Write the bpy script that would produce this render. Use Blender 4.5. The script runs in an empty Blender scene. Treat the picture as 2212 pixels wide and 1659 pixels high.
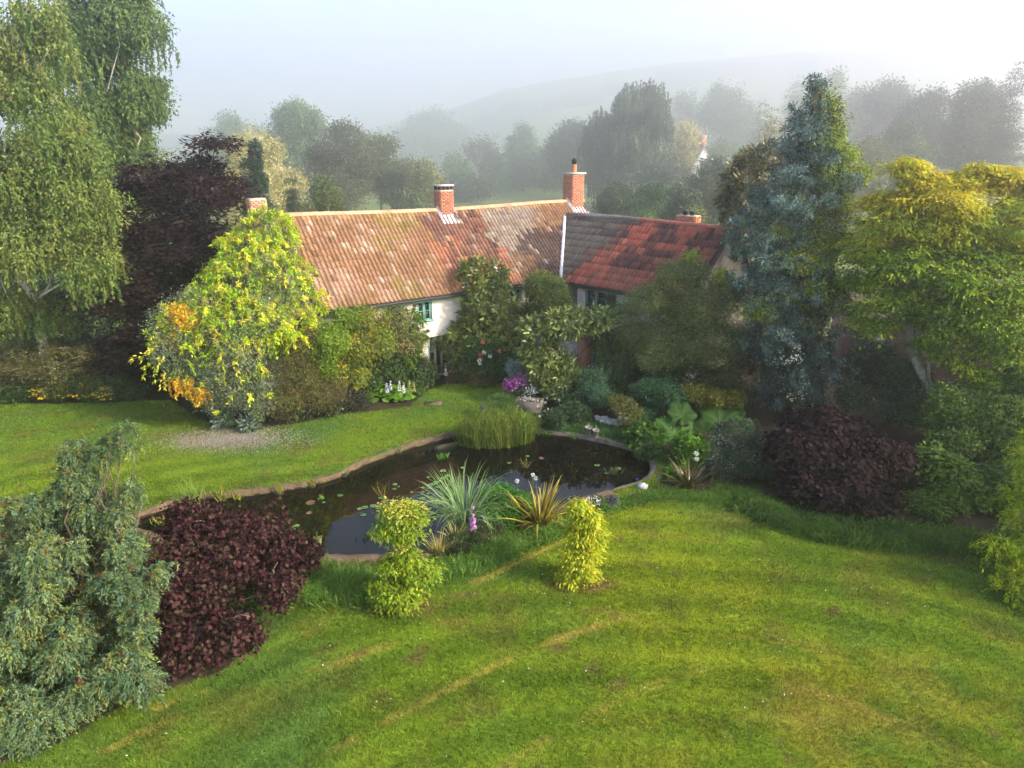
import bpy, math, random
import numpy as np
from mathutils import Vector, Matrix

# ------------------------------------------------------------------ camera, light, exposure
SC = bpy.context.scene
COL = SC.collection
F, CX, CY, CAMZ, PITCH = 1450.0, 1106.0, 829.5, 9.0, math.radians(18.9)
cam_d = bpy.data.cameras.new('camera')
cam_d.sensor_width = 36.0
cam_d.lens = 36.0 * F / 2212.0
cam_d.clip_start = 0.1
cam_d.clip_end = 3000
cam = bpy.data.objects.new('camera', cam_d)
COL.objects.link(cam)
cam.location = (0, 0, CAMZ)
cam.rotation_euler = (math.radians(90) - PITCH, 0, 0)
SC.camera = cam

SUN_AZ, SUN_EL = math.radians(112), math.radians(30)     # azimuth clockwise from +Y
w = bpy.data.worlds.new('World')
SC.world = w
w.use_nodes = True
wn = w.node_tree
sky = wn.nodes.new('ShaderNodeTexSky')
sky.sky_type = 'NISHITA'
sky.sun_disc = False
sky.sun_elevation = SUN_EL
sky.sun_rotation = SUN_AZ
sky.air_density = 1.0
sky.dust_density = 0.6
bg = wn.nodes['Background']
wn.links.new(sky.outputs[0], bg.inputs[0])
bg.inputs[1].default_value = 0.15
sun_d = bpy.data.lights.new('sun', 'SUN')
sun_d.energy = 5.0
sun_d.angle = math.radians(1.5)
sun_d.color = (1.0, 0.88, 0.70)
sun = bpy.data.objects.new('sun', sun_d)
COL.objects.link(sun)
sdir = Vector((math.sin(SUN_AZ) * math.cos(SUN_EL), math.cos(SUN_AZ) * math.cos(SUN_EL), math.sin(SUN_EL)))
sun.rotation_euler = sdir.to_track_quat('Z', 'Y').to_euler()
sun.location = (30, -10, 40)
SC.view_settings.view_transform = 'Standard'
SC.view_settings.look = 'None'
SC.view_settings.gamma = 1
SC.view_settings.exposure = 1.62
SC.view_settings.use_curve_mapping = False
SC.cycles.use_denoising = True
SC.cycles.max_bounces = 6
SC.cycles.diffuse_bounces = 3
SC.cycles.glossy_bounces = 3
SC.cycles.transmission_bounces = 4
SC.cycles.volume_bounces = 3
SC.cycles.transparent_max_bounces = 6
SC.cycles.volume_step_rate = 5
HAZE = 0.0028

# ------------------------------------------------------------------ helpers
RNG = np.random.default_rng(11)
random.seed(5)

def ray(u, v):
    a = (u - CX) / F
    b = -(v - CY) / F
    return (a, math.cos(PITCH) + b * math.sin(PITCH), -math.sin(PITCH) + b * math.cos(PITCH))

def G(u, v, z=0.0):
    d = ray(u, v)
    t = (z - CAMZ) / d[2]
    return Vector((d[0] * t, d[1] * t, z))

def P(u, v, Y):
    d = ray(u, v)
    t = Y / d[1]
    return Vector((d[0] * t, Y, CAMZ + d[2] * t))

def px(Y, v=829.5):
    """metres per picture unit at forward distance Y"""
    return Y / ray(0, v)[1] / F

def nrm(a):
    return a / np.maximum(np.linalg.norm(a, axis=-1, keepdims=True), 1e-9)

def tag(o, label=None, cat=None, group=None, kind=None):
    if label: o['label'] = label
    if cat: o['category'] = cat
    if group: o['group'] = group
    if kind: o['kind'] = kind
    return o

def empty(name, loc=(0, 0, 0), rz=0.0):
    o = bpy.data.objects.new(name, None)
    o.empty_display_size = 0.2
    o.location = loc
    o.rotation_euler = (0, 0, rz)
    COL.objects.link(o)
    return o

def raw_mesh(name, V, faces_flat, starts, cols=None, smooth=False):
    me = bpy.data.meshes.new(name)
    V = np.asarray(V, dtype=np.float32)
    me.vertices.add(len(V))
    me.vertices.foreach_set('co', V.ravel())
    faces_flat = np.asarray(faces_flat, dtype=np.int32)
    starts = np.asarray(starts, dtype=np.int32)
    me.loops.add(len(faces_flat))
    me.loops.foreach_set('vertex_index', faces_flat)
    me.polygons.add(len(starts))
    me.polygons.foreach_set('loop_start', starts)
    if smooth:
        me.polygons.foreach_set('use_smooth', np.ones(len(starts), dtype=bool))
    me.update(calc_edges=True)
    at = me.attributes.new('Col', 'FLOAT_COLOR', 'POINT')
    c = np.ones((len(V), 4), dtype=np.float32)
    if cols is not None:
        c[:, :3] = cols
    at.data.foreach_set('color', c.ravel())
    return me

class MB:
    """collects polygons, then becomes one mesh object"""
    def __init__(s):
        s.v, s.f, s.c = [], [], []
    def add(s, verts, faces, col=(1, 1, 1)):
        o = len(s.v)
        s.v += [tuple(p) for p in verts]
        s.c += [col] * len(verts)
        s.f += [[i + o for i in f] for f in faces]
    def box(s, a, b, M=None, col=(1, 1, 1)):
        x0, y0, z0 = a; x1, y1, z1 = b
        vs = [Vector(p) for p in ((x0, y0, z0), (x1, y0, z0), (x1, y1, z0), (x0, y1, z0), (x0, y0, z1), (x1, y0, z1), (x1, y1, z1), (x0, y1, z1))]
        if M is not None: vs = [M @ p for p in vs]
        s.add(vs, [(0, 3, 2, 1), (4, 5, 6, 7), (0, 1, 5, 4), (1, 2, 6, 5), (2, 3, 7, 6), (3, 0, 4, 7)], col)
    def tube(s, pts, rad, n=7, col=(1, 1, 1), cap=True):
        pts = [Vector(p) for p in pts]
        rings = []
        for i, p in enumerate(pts):
            d = (pts[min(i + 1, len(pts) - 1)] - pts[max(i - 1, 0)])
            if d.length < 1e-6: d = Vector((0, 0, 1))
            d.normalize()
            a = d.cross(Vector((0.13, 0.97, 0.21))).normalized()
            b = d.cross(a)
            r = rad[i] if isinstance(rad, (list, tuple)) else rad
            rings.append([p + (a * math.cos(k * 2 * math.pi / n) + b * math.sin(k * 2 * math.pi / n)) * r for k in range(n)])
        vs = [q for r_ in rings for q in r_]
        fs = [(i * n + k, i * n + (k + 1) % n, (i + 1) * n + (k + 1) % n, (i + 1) * n + k) for i in range(len(pts) - 1) for k in range(n)]
        if cap:
            fs.append(tuple(range((len(pts) - 1) * n, len(pts) * n)))
            fs.append(tuple(reversed(range(n))))
        s.add(vs, fs, col)
    def lathe(s, prof, c=(0, 0, 0), n=16, col=(1, 1, 1)):
        c = Vector(c)
        vs = [c + Vector((r * math.cos(k * 2 * math.pi / n), r * math.sin(k * 2 * math.pi / n), z)) for r, z in prof for k in range(n)]
        fs = [(i * n + k, i * n + (k + 1) % n, (i + 1) * n + (k + 1) % n, (i + 1) * n + k) for i in range(len(prof) - 1) for k in range(n)]
        s.add(vs, fs, col)
    def mesh(s, name, smooth=False):
        flat, st, n = [], [], 0
        for f in s.f:
            st.append(n); flat += f; n += len(f)
        return raw_mesh(name, np.array(s.v, dtype=np.float32).reshape(-1, 3), flat, st, np.array(s.c, dtype=np.float32).reshape(-1, 3), smooth)
    def build(s, name, m, parent=None, smooth=False, kind=None):
        return link(name, s.mesh(name, smooth), m, parent, kind)

def link(name, me, m, parent=None, kind=None, loc=None):
    if m is not None and not me.materials:
        me.materials.append(m)
    o = bpy.data.objects.new(name, me)
    COL.objects.link(o)
    if parent is not None: o.parent = parent
    if loc is not None: o.location = loc
    if kind: o['kind'] = kind
    return o

# ------------------------------------------------------------------ materials
def mat(name, base=None, rough=0.8, spec=0.3, ns=0.0, na=0.0, ns2=0.0, na2=0.0, bump=0.0, bs=30.0, trans=0.0, metal=0.0, spots=None):
    m = bpy.data.materials.new(name)
    m.use_nodes = True
    nt = m.node_tree
    N, L = nt.nodes, nt.links
    b = N['Principled BSDF']
    out = N['Material Output']
    if base is None:
        a = N.new('ShaderNodeAttribute'); a.attribute_name = 'Col'
        oi = N.new('ShaderNodeObjectInfo')
        mx = N.new('ShaderNodeMix'); mx.data_type = 'RGBA'; mx.blend_type = 'MULTIPLY'; mx.inputs[0].default_value = 1
        L.new(a.outputs['Color'], mx.inputs[6]); L.new(oi.outputs['Color'], mx.inputs[7])
        c = mx.outputs[2]
    else:
        rgb = N.new('ShaderNodeRGB'); rgb.outputs[0].default_value = (*base, 1)
        c = rgb.outputs[0]
    geo = N.new('ShaderNodeNewGeometry')
    for sc_, am in ((ns, na), (ns2, na2)):
        if am > 0:
            no = N.new('ShaderNodeTexNoise'); no.inputs['Scale'].default_value = sc_; no.inputs['Detail'].default_value = 5
            no.inputs['Roughness'].default_value = 0.65
            L.new(geo.outputs['Position'], no.inputs['Vector'])
            mr = N.new('ShaderNodeMapRange'); mr.inputs[1].default_value = 0.3; mr.inputs[2].default_value = 0.7
            mr.inputs[3].default_value = 1 - am; mr.inputs[4].default_value = 1 + am
            L.new(no.outputs['Fac'], mr.inputs[0])
            mm = N.new('ShaderNodeMix'); mm.data_type = 'RGBA'; mm.blend_type = 'MULTIPLY'; mm.inputs[0].default_value = 1
            L.new(c, mm.inputs[6]); L.new(mr.outputs[0], mm.inputs[7])
            c = mm.outputs[2]
    if spots:
        for (sc_, lo, hi, colr) in spots:
            no = N.new('ShaderNodeTexNoise'); no.inputs['Scale'].default_value = sc_; no.inputs['Detail'].default_value = 6
            no.inputs['Roughness'].default_value = 0.7
            L.new(geo.outputs['Position'], no.inputs['Vector'])
            mr = N.new('ShaderNodeMapRange'); mr.inputs[1].default_value = lo; mr.inputs[2].default_value = hi
            L.new(no.outputs['Fac'], mr.inputs[0])
            mm = N.new('ShaderNodeMix'); mm.data_type = 'RGBA'
            L.new(mr.outputs[0], mm.inputs[0]); L.new(c, mm.inputs[6]); mm.inputs[7].default_value = (*colr, 1)
            c = mm.outputs[2]
    L.new(c, b.inputs['Base Color'])
    b.inputs['Roughness'].default_value = rough
    b.inputs['Specular IOR Level'].default_value = spec
    b.inputs['Metallic'].default_value = metal
    if bump > 0:
        no = N.new('ShaderNodeTexNoise'); no.inputs['Scale'].default_value = bs; no.inputs['Detail'].default_value = 5
        L.new(geo.outputs['Position'], no.inputs['Vector'])
        bp = N.new('ShaderNodeBump'); bp.inputs['Strength'].default_value = bump; bp.inputs['Distance'].default_value = 0.03
        L.new(no.outputs['Fac'], bp.inputs['Height']); L.new(bp.outputs[0], b.inputs['Normal'])
    if trans > 0:
        t = N.new('ShaderNodeBsdfTranslucent')
        L.new(c, t.inputs['Color'])
        ms = N.new('ShaderNodeMixShader'); ms.inputs[0].default_value = trans
        L.new(b.outputs[0], ms.inputs[1]); L.new(t.outputs[0], ms.inputs[2])
        L.new(ms.outputs[0], out.inputs['Surface'])
    return m

M = dict(
    leaf=mat('soft_leaf', rough=0.55, spec=0.25, trans=0.38),
    gloss=mat('glossy_leaf', rough=0.32, spec=0.5, trans=0.22),
    dark=mat('purple_leaf', rough=0.75, spec=0.08, trans=0.12),
    needle=mat('conifer_needle', rough=0.75, spec=0.08, trans=0.15),
    bark=mat('bark', (0.10, 0.075, 0.05), rough=0.9, ns=9, na=0.5, bump=0.8, bs=22),
    pale_bark=mat('pale_bark', (0.42, 0.38, 0.32), rough=0.85, ns=6, na=0.35, bump=0.5, bs=18, spots=[(5, 0.58, 0.66, (0.06, 0.05, 0.04))]),
    lawn=mat('lawn_ground', rough=0.95, spec=0.05, ns=7, na=0.22, ns2=45, na2=0.3, bump=0.9, bs=55),
    blade=mat('grass_blade', rough=0.6, spec=0.2, trans=0.4),
    field=mat('field_ground', rough=1.0, spec=0.05, ns=0.05, na=0.25, ns2=0.6, na2=0.15),
    tile=mat('clay_tile', rough=0.85, spec=0.2, ns=9, na=0.28, ns2=40, na2=0.25, bump=0.6, bs=40,
             spots=[(14, 0.64, 0.70, (0.42, 0.37, 0.29)), (3.1, 0.6, 0.72, (0.20, 0.15, 0.05))]),
    brick=mat('clay_brick', rough=0.9, spec=0.2, ns=12, na=0.25, bump=0.5, bs=50),
    mortar=mat('mortar', (0.42, 0.34, 0.27), rough=0.95, ns=20, na=0.2),
    render=mat('cream_render', (0.72, 0.64, 0.54), rough=0.9, spec=0.15, ns=1.6, na=0.16, ns2=14, na2=0.1, bump=0.35, bs=20, spots=[(2.3, 0.62, 0.8, (0.42, 0.32, 0.22))]),
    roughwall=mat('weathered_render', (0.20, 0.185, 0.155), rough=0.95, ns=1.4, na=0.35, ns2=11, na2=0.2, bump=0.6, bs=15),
    pink=mat('pink_render', (0.22, 0.13, 0.11), rough=0.95, ns=1.5, na=0.2, bump=0.3, bs=15),
    teal=mat('teal_paint', (0.17, 0.36, 0.29), rough=0.55, ns=8, na=0.15),
    black=mat('black_plastic', (0.02, 0.02, 0.02), rough=0.5),
    lead=mat('lead_flashing', (0.48, 0.48, 0.50), rough=0.6, ns=5, na=0.3, bump=0.4, bs=12),
    slab=mat('concrete_cap', (0.55, 0.50, 0.43), rough=0.9, ns=7, na=0.2),
    white=mat('white_paint', (0.78, 0.78, 0.78), rough=0.5),
    terracotta=mat('terracotta', (0.42, 0.17, 0.09), rough=0.8, ns=9, na=0.2),
    glass=mat('window_glass', (0.015, 0.018, 0.02), rough=0.04, spec=0.7),
    wood=mat('weathered_wood', (0.30, 0.27, 0.22), rough=0.85, ns=14, na=0.3),
    stone=mat('mossy_stone', (0.11, 0.09, 0.07), rough=0.95, ns=5, na=0.4, ns2=22, na2=0.25, bump=0.8, bs=12, spots=[(3.0, 0.58, 0.7, (0.10, 0.12, 0.04))]),
    kerb=mat('pond_kerb', (0.105, 0.068, 0.045), rough=0.95, ns=3, na=0.45, ns2=24, na2=0.35, bump=1.0, bs=14, spots=[(2.2, 0.56, 0.68, (0.13, 0.12, 0.05))]),
    soil=mat('soil', (0.05, 0.035, 0.022), rough=1.0, ns=4, na=0.4, bump=1.0, bs=18),
    flower=mat('petal', rough=0.7, spec=0.2, trans=0.3),
    underlay=mat('roof_underlay', (0.05, 0.035, 0.03), rough=0.95),
)

# water: dark, glossy, lightly rippled, with weed just under the surface
wm = bpy.data.materials.new('pond_water'); wm.use_nodes = True
nt = wm.node_tree; b = nt.nodes['Principled BSDF']
geo = nt.nodes.new('ShaderNodeNewGeometry')
no = nt.nodes.new('ShaderNodeTexNoise'); no.inputs['Scale'].default_value = 0.9; no.inputs['Detail'].default_value = 9; no.inputs['Roughness'].default_value = 0.75
cr = nt.nodes.new('ShaderNodeValToRGB')
cr.color_ramp.elements[0].position = 0.42; cr.color_ramp.elements[0].color = (0.002, 0.002, 0.002, 1)
cr.color_ramp.elements[1].position = 0.72; cr.color_ramp.elements[1].color = (0.009, 0.006, 0.003, 1)
nt.links.new(geo.outputs['Position'], no.inputs['Vector']); nt.links.new(no.outputs['Fac'], cr.inputs[0]); nt.links.new(cr.outputs[0], b.inputs['Base Color'])
b.inputs['Roughness'].default_value = 0.03; b.inputs['IOR'].default_value = 1.33
n2 = nt.nodes.new('ShaderNodeTexNoise'); n2.inputs['Scale'].default_value = 3.0; n2.inputs['Detail'].default_value = 3
bp = nt.nodes.new('ShaderNodeBump'); bp.inputs['Strength'].default_value = 0.05; bp.inputs['Distance'].default_value = 0.02
nt.links.new(geo.outputs['Position'], n2.inputs['Vector']); nt.links.new(n2.outputs['Fac'], bp.inputs['Height']); nt.links.new(bp.outputs[0], b.inputs['Normal'])
M['water'] = wm

# ------------------------------------------------------------------ leaf engine
TEMPL = {
    'tri': ([(0, -.5, 0), (1, 0, 0.05), (0, .5, 0)], [(0, 1, 2)]),
    'kite': ([(0, 0, 0), (.45, -.5, .08), (1, 0, -.06), (.45, .5, .08)], [(0, 1, 2, 3)]),
    'long': ([(0, 0, 0), (.35, -.5, .06), (.75, -.35, .03), (1, 0, -.10), (.75, .35, .03), (.35, .5, .06)], [(0, 1, 2, 3), (0, 3, 4, 5)]),
    'round': ([(0, 0, 0), (.15, -.45, .05), (.6, -.5, .05), (1, 0, -.08), (.6, .5, .05), (.15, .45, .05)], [(0, 1, 2, 3), (0, 3, 4, 5)]),
    'blade': ([(0, -.5, 0), (0, .5, 0), (.55, .38, .10), (.55, -.38, .10), (1, 0, -.06)], [(0, 1, 2, 3), (3, 2, 4)]),
    'arch': ([(0, -.35, 0), (0, .35, 0), (.4, .5, .10), (.4, -.5, .10), (.75, .38, .04), (.75, -.38, .04), (1, 0, -.22)], [(0, 1, 2, 3), (3, 2, 4, 5), (5, 4, 6)]),
}

def leaf_arrays(p, ax, nr, ln, wd, shape):
    T, Fc = TEMPL[shape]
    T = np.array(T)
    k = len(T)
    ax = nrm(ax)
    sd = nrm(np.cross(ax, nr))
    n_ = np.cross(sd, ax)
    V = p[:, None, :] + ax[:, None, :] * (T[None, :, 0:1] * ln[:, None, None]) + sd[:, None, :] * (T[None, :, 1:2] * wd[:, None, None]) + n_[:, None, :] * (T[None, :, 2:3] * ln[:, None, None])
    n = len(p)
    flat = np.concatenate([np.array(f) for f in Fc])
    tot = np.array([len(f) for f in Fc])
    base = np.arange(n)[:, None] * k
    loops = (base + flat[None, :]).ravel()
    st0 = np.concatenate([[0], np.cumsum(tot)[:-1]])
    starts = (np.arange(n)[:, None] * tot.sum() + st0[None, :]).ravel()
    return V.reshape(-1, 3), loops, starts, k

def leaf_mesh(name, p, ax, nr, ln, wd, cols, shape):
    V, loops, starts, k = leaf_arrays(p, ax, nr, ln, wd, shape)
    return raw_mesh(name, V, loops, starts, np.repeat(cols, k, axis=0))

def blob_points(rng, blobs, n, shell=(0.72, 1.05), lump=0.14):
    """points in the outer shell of a set of ellipsoids (centre, radii), with outward normals"""
    C = np.array([b[0] for b in blobs], float); R = np.array([b[1] for b in blobs], float)
    area = (R[:, 0] * R[:, 1] + R[:, 1] * R[:, 2] + R[:, 0] * R[:, 2])
    wts = area ** .72 * np.array([b[2] if len(b) > 2 else 1.0 for b in blobs])
    out_p, out_n = [], []
    need = n
    tries = 0
    while need > 0 and tries < 12:
        tries += 1
        m = int(need * 1.7) + 20
        i = rng.choice(len(C), m, p=wts / wts.sum())
        d = nrm(rng.normal(size=(m, 3)))
        ph = i * 1.7
        lm = 1 + lump * (np.sin(d[:, 0] * 5 + ph) * np.cos(d[:, 1] * 6 + ph * 2) + 0.6 * np.sin(d[:, 2] * 9 + ph * 3 + d[:, 0] * 7))
        r = rng.uniform(shell[0], shell[1], m) * lm
        p = C[i] + d * R[i] * r[:, None]
        inside = np.zeros(m, bool)
        for j in range(len(C)):
            q = ((p - C[j]) / R[j])
            ins = ((q ** 2).sum(1) < 0.42) & (i != j)
            inside |= ins
        ok = (~inside) & (p[:, 2] > 0.05)
        nn = nrm(d / R[i])
        out_p.append(p[ok][:need]); out_n.append(nn[ok][:need])
        need -= len(out_p[-1])
    return np.concatenate(out_p), np.concatenate(out_n)

def spray(rng, c, on, m, R, style, droop=0.2):
    n = len(c)
    i = np.repeat(np.arange(n), m)
    N_ = n * m
    r3 = rng.normal(size=(N_, 3))
    o = on[i]
    up = np.array([0, 0, 1.0])
    if style == 'clump':
        off = r3 * R * 0.5
        off -= o * (off * o).sum(1, keepdims=True) * 0.4
        ax = nrm(nrm(off) * 0.7 + rng.normal(size=(N_, 3)) * 0.45 - up * droop)
        nr_ = nrm(o * 0.6 + up * 0.55 + rng.normal(size=(N_, 3)) * 0.55)
    elif style == 'weep':
        t = rng.uniform(0, 1, N_)
        sway = nrm(rng.normal(size=(n, 3)) * np.array([1, 1, .0]) + 1e-6)[i]
        off = -up * (t * R)[:, None] + sway * (0.18 * R * t * (1 - .4 * t))[:, None] + r3 * 0.035 * R + o * (0.12 * R * np.sin(t * 3.0))[:, None]
        ax = nrm(-up * 0.9 + rng.normal(size=(N_, 3)) * 0.45 + sway * .2)
        nr_ = nrm(o * 0.8 + rng.normal(size=(N_, 3)) * 0.6)
    elif style == 'tuft':
        d = nrm(r3 + o * 1.0 + up * 0.1)
        off = d * (rng.uniform(0.0, 0.8, N_) * R)[:, None]
        ax = nrm(d + rng.normal(size=(N_, 3)) * .3 - up * droop)
        nr_ = nrm(o + up * .5 + rng.normal(size=(N_, 3)) * .6)
    elif style == 'fan':
        off = r3 * R * 0.5 * np.array([1, 1, 0.22])
        h = off * np.array([1, 1, 0])
        off = off - up * (0.30 * (h ** 2).sum(1) / R)[:, None]
        ax = nrm(nrm(h) * 0.9 + o * .25 + rng.normal(size=(N_, 3)) * 0.3 - up * droop)
        nr_ = nrm(up * 1.0 + o * 0.25 + rng.normal(size=(N_, 3)) * 0.35)
    elif style == 'feather':
        # branchlets: leaves strung along a short drooping axis
        a0 = nrm(o * 0.8 + rng.normal(size=(n, 3))[np.arange(n)][i] * 0 + up * 0.1)
        a1 = nrm(rng.normal(size=(n, 3)))[i]
        axd = nrm(a0 * 0.7 + a1 * 0.6)
        t = rng.uniform(0, 1, N_)
        off = axd * (t * R)[:, None] - up * (droop * R * t * t)[:, None] + r3 * 0.07 * R
        ax = nrm(axd * 0.8 + rng.normal(size=(N_, 3)) * 0.5 - up * droop * 0.8)
        nr_ = nrm(o * .6 + up * .6 + rng.normal(size=(N_, 3)) * 0.5)
    return c[i] + off, ax, nr_, i

def mixcols(rng, cols, i, n, jit=0.18, vjit=0.25):
    cols = np.array(cols, float)
    k = rng.integers(0, len(cols), n)
    sp = cols[k] * rng.uniform(1 - vjit, 1 + vjit, (n, 1))
    c = sp[i] * rng.uniform(1 - jit, 1 + jit, (len(i), 1)) * rng.uniform(0.94, 1.06, (len(i), 3))
    return np.clip(c, 0.001, 1)

def subclump(rng, blobs, cl, cov=1.5):
    out = []
    for b in blobs:
        c = np.array(b[0]); R = np.array(b[1])
        a = 4 * math.pi * ((R[0] * R[1]) ** 1.6 / 3 + (R[0] * R[2]) ** 1.6 / 3 + (R[1] * R[2]) ** 1.6 / 3) ** (1 / 1.6)
        k = int(np.clip(cov * a / (math.pi * cl * cl), 3, 160))
        ce = min(cl, .62 * float(R.min()) + .02, ) 
        d = nrm(rng.normal(size=(k, 3)))
        d[:, 2] = np.where(d[:, 2] < -.5, -d[:, 2] * .6, d[:, 2])
        for j in range(k):
            f = rng.uniform(.55, .98); q = rng.uniform(.6, 1.35)
            out.append((tuple(c + d[j] * np.maximum(R - ce * .55, R * .3) * f), (ce * q, ce * q, ce * q * .78), 1.0))
    return out

def foliage(name, parent, blobs, n, m, R, L, W, cols, style='clump', shape='tri', material='leaf', droop=0.2, seed=1, shell=(0.72, 1.05), lump=0.14, vjit=0.25, origin=None, kind='stuff', cl=None, cov=1.5):
    rng = np.random.default_rng(seed)
    if cl is None: cl = max(.12, min(.9, 1.6 * R if style != 'weep' else .55 * R))
    if cl > 0: blobs = subclump(rng, blobs, cl, cov); shell = (max(.45, shell[0] - .1), 1.02)
    c, on = blob_points(rng, blobs, n, shell, lump)
    p, ax, nr_, i = spray(rng, c, on, m, R, style, droop)
    keep = p[:, 2] > 0.01
    p, ax, nr_, i = p[keep], ax[keep], nr_[keep], i[keep]
    cc = mixcols(rng, cols, i, len(c), vjit=vjit)
    k = len(p)
    ln = L * rng.uniform(0.65, 1.3, k); wd = W * rng.uniform(0.7, 1.25, k)
    if origin is not None: p = p - np.array(origin)
    me = leaf_mesh(name, p, ax, nr_, ln, wd, cc, shape)
    return link(name, me, M[material], parent, kind)

def limb_pts(a, b, k=5, wob=0.08, sag=0.0, seed=0):
    r = random.Random(seed)
    a, b = Vector(a), Vector(b)
    L = (b - a).length
    out = []
    for i in range(k + 1):
        t = i / k
        p = a.lerp(b, t)
        s = math.sin(t * math.pi)
        p += Vector((r.uniform(-1, 1), r.uniform(-1, 1), r.uniform(-.4, .4))) * wob * L * s
        p.z += sag * L * s
        out.append(p)
    return out

def woody(parent, base, top, r0, blobs, bark='bark', limbs=8, seed=0, name='trunk', lean=None, r1=0.25):
    mb = MB()
    tp = limb_pts(base, top, 7, 0.03, 0, seed)
    mb.tube(tp, [r0 * (1.25 if i == 0 else 1 - (1 - r1) * i / 7) for i in range(8)], 8)
    t = mb.build(name, M[bark], parent, smooth=True)
    rr = random.Random(seed + 3)
    for k in range(limbs):
        bl = blobs[k % len(blobs)]
        j = rr.randint(2, 6)
        c = Vector(bl[0]); R = Vector(bl[1])
        e = c + Vector((rr.uniform(-.75, .75) * R.x, rr.uniform(-.75, .75) * R.y, rr.uniform(-.5, .6) * R.z))
        mb2 = MB()
        mb2.tube(limb_pts(tp[j], e, 5, 0.10, 0.04, seed * 7 + k), [r0 * f for f in (.32, .26, .20, .14, .09, .04)], 6)
        mb2.build('limb', M[bark], parent, smooth=True)
    return t

def BL(u, v, Y, ru, rv, ry=None, wt=1.0):
    """an ellipsoid of foliage seen round (u, v) at forward distance Y; ru, rv its half sizes as seen, ry its half depth in metres"""
    s = px(Y, v)
    rx = ru * s; rz = rv * s
    return (tuple(P(u, v, Y)), (rx, ry if ry else (rx + rz) / 2, rz), wt)

def plant(name, label, cat, blobs, base=None, trunk=None, bark='bark', limbs=6, group=None, layers=(), seed=1, topz=None, crown='crown', local=None):
    """a tree or shrub: Empty > trunk, limb..., crown (one or several foliage parts)"""
    c0 = blobs[0][0]
    if base is None:
        base = (sum(b[0][0] for b in blobs) / len(blobs), sum(b[0][1] for b in blobs) / len(blobs), 0)
    base = Vector(base)
    root = empty(name, base)
    tag(root, label, cat, group)
    off = np.array(base)
    bl = [((b[0][0] - off[0], b[0][1] - off[1], b[0][2] - off[2]), b[1], b[2]) for b in blobs]
    if trunk:
        zc = max(b[0][2] + b[1][2] * .5 for b in bl)
        tb = max(bl, key=lambda b: b[0][2] + b[1][2])
        woody(root, (0, 0, -0.1), (tb[0][0], tb[0][1], zc if topz is None else topz), trunk, bl, bark, limbs, seed)
    for q, ly in enumerate(layers):
        ly = dict(ly)
        lb = ly.pop('blobs', None)
        nm = ly.pop('name', crown)
        if lb is not None:
            lb = [((b[0][0] - off[0], b[0][1] - off[1], b[0][2] - off[2]), b[1], b[2]) for b in lb]
        o = foliage_local(nm, root, lb or bl, -base.z, seed=seed * 13 + q, **ly)
    return root

def foliage_local(name, parent, blobs, zmin, **k):
    return foliage(name, parent, blobs, **k)

# ------------------------------------------------------------------ ground outlines
def smooth_loop(pts, sub=6, closed=True):
    n = len(pts); out = []
    rngi = range(n) if closed else range(n - 1)
    for i in rngi:
        p0, p1, p2, p3 = (pts[(i - 1) % n], pts[i], pts[(i + 1) % n], pts[(i + 2) % n]) if closed else (pts[max(i - 1, 0)], pts[i], pts[i + 1], pts[min(i + 2, n - 1)])
        for s in range(sub):
            t = s / sub
            out.append(tuple(0.5 * ((2 * p1[k]) + (-p0[k] + p2[k]) * t + (2 * p0[k] - 5 * p1[k] + 4 * p2[k] - p3[k]) * t * t + (-p0[k] + 3 * p1[k] - 3 * p2[k] + p3[k]) * t ** 3) for k in range(2)))
    if not closed: out.append(tuple(pts[-1][:2]))
    return out

def gq(lst, z=0.0):
    return [tuple(G(u, v, z)[:2]) for u, v in lst]

def in_poly(x, y, poly):
    ins = np.zeros(np.shape(x), bool)
    n = len(poly)
    for i in range(n):
        x1, y1 = poly[i]; x2, y2 = poly[(i + 1) % n]
        if y1 == y2: continue
        c = ((y1 > y) != (y2 > y)) & (x < (x2 - x1) * (y - y1) / (y2 - y1) + x1)
        ins ^= c
    return ins

def seg_dist(x, y, pts, closed=False):
    d = np.full(np.shape(x), 1e9)
    n = len(pts)
    for i in range(n if closed else n - 1):
        x1, y1 = pts[i][:2]; x2, y2 = pts[(i + 1) % n][:2]
        dx, dy = x2 - x1, y2 - y1
        L2 = dx * dx + dy * dy + 1e-12
        t = np.clip(((x - x1) * dx + (y - y1) * dy) / L2, 0, 1)
        d = np.minimum(d, np.hypot(x - x1 - t * dx, y - y1 - t * dy))
    return d

WZ = -0.14
POND_Q = [(272, 1138), (330, 1110), (395, 1087), (440, 1079), (494, 1075), (562, 1067), (662, 1051), (732, 1031), (802, 998), (885, 969), (985, 944),
          (1070, 938), (1160, 936), (1250, 946), (1340, 966), (1390, 985), (1408, 1010), (1396, 1040), (1340, 1060), (1270, 1083), (1200, 1105),
          (1130, 1130), (1050, 1160), (950, 1190), (880, 1206), (810, 1212), (730, 1213), (660, 1207), (600, 1200), (500, 1195), (400, 1182), (320, 1162)]
POND = smooth_loop(gq(POND_Q, WZ), 5)
BED_TOP = gq([(-900, 876), (0, 872), (80, 872), (250, 869), (330, 864), (372, 866), (430, 905), (480, 922), (560, 926), (640, 915), (720, 898), (790, 890), (885, 878), (925, 842), (965, 829), (1095, 826),
              (1110, 850), (1128, 872), (1150, 895), (1190, 905), (1260, 912), (1340, 925), (1400, 960), (1420, 1000), (1425, 1045), (1500, 1062), (1560, 1078), (1600, 1092), (1640, 1118), (1700, 1145), (1800, 1170),
              (1960, 1188), (2140, 1192), (2230, 1180), (2900, 1180), (2900, 700), (1100, 640), (-900, 700)])
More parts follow.
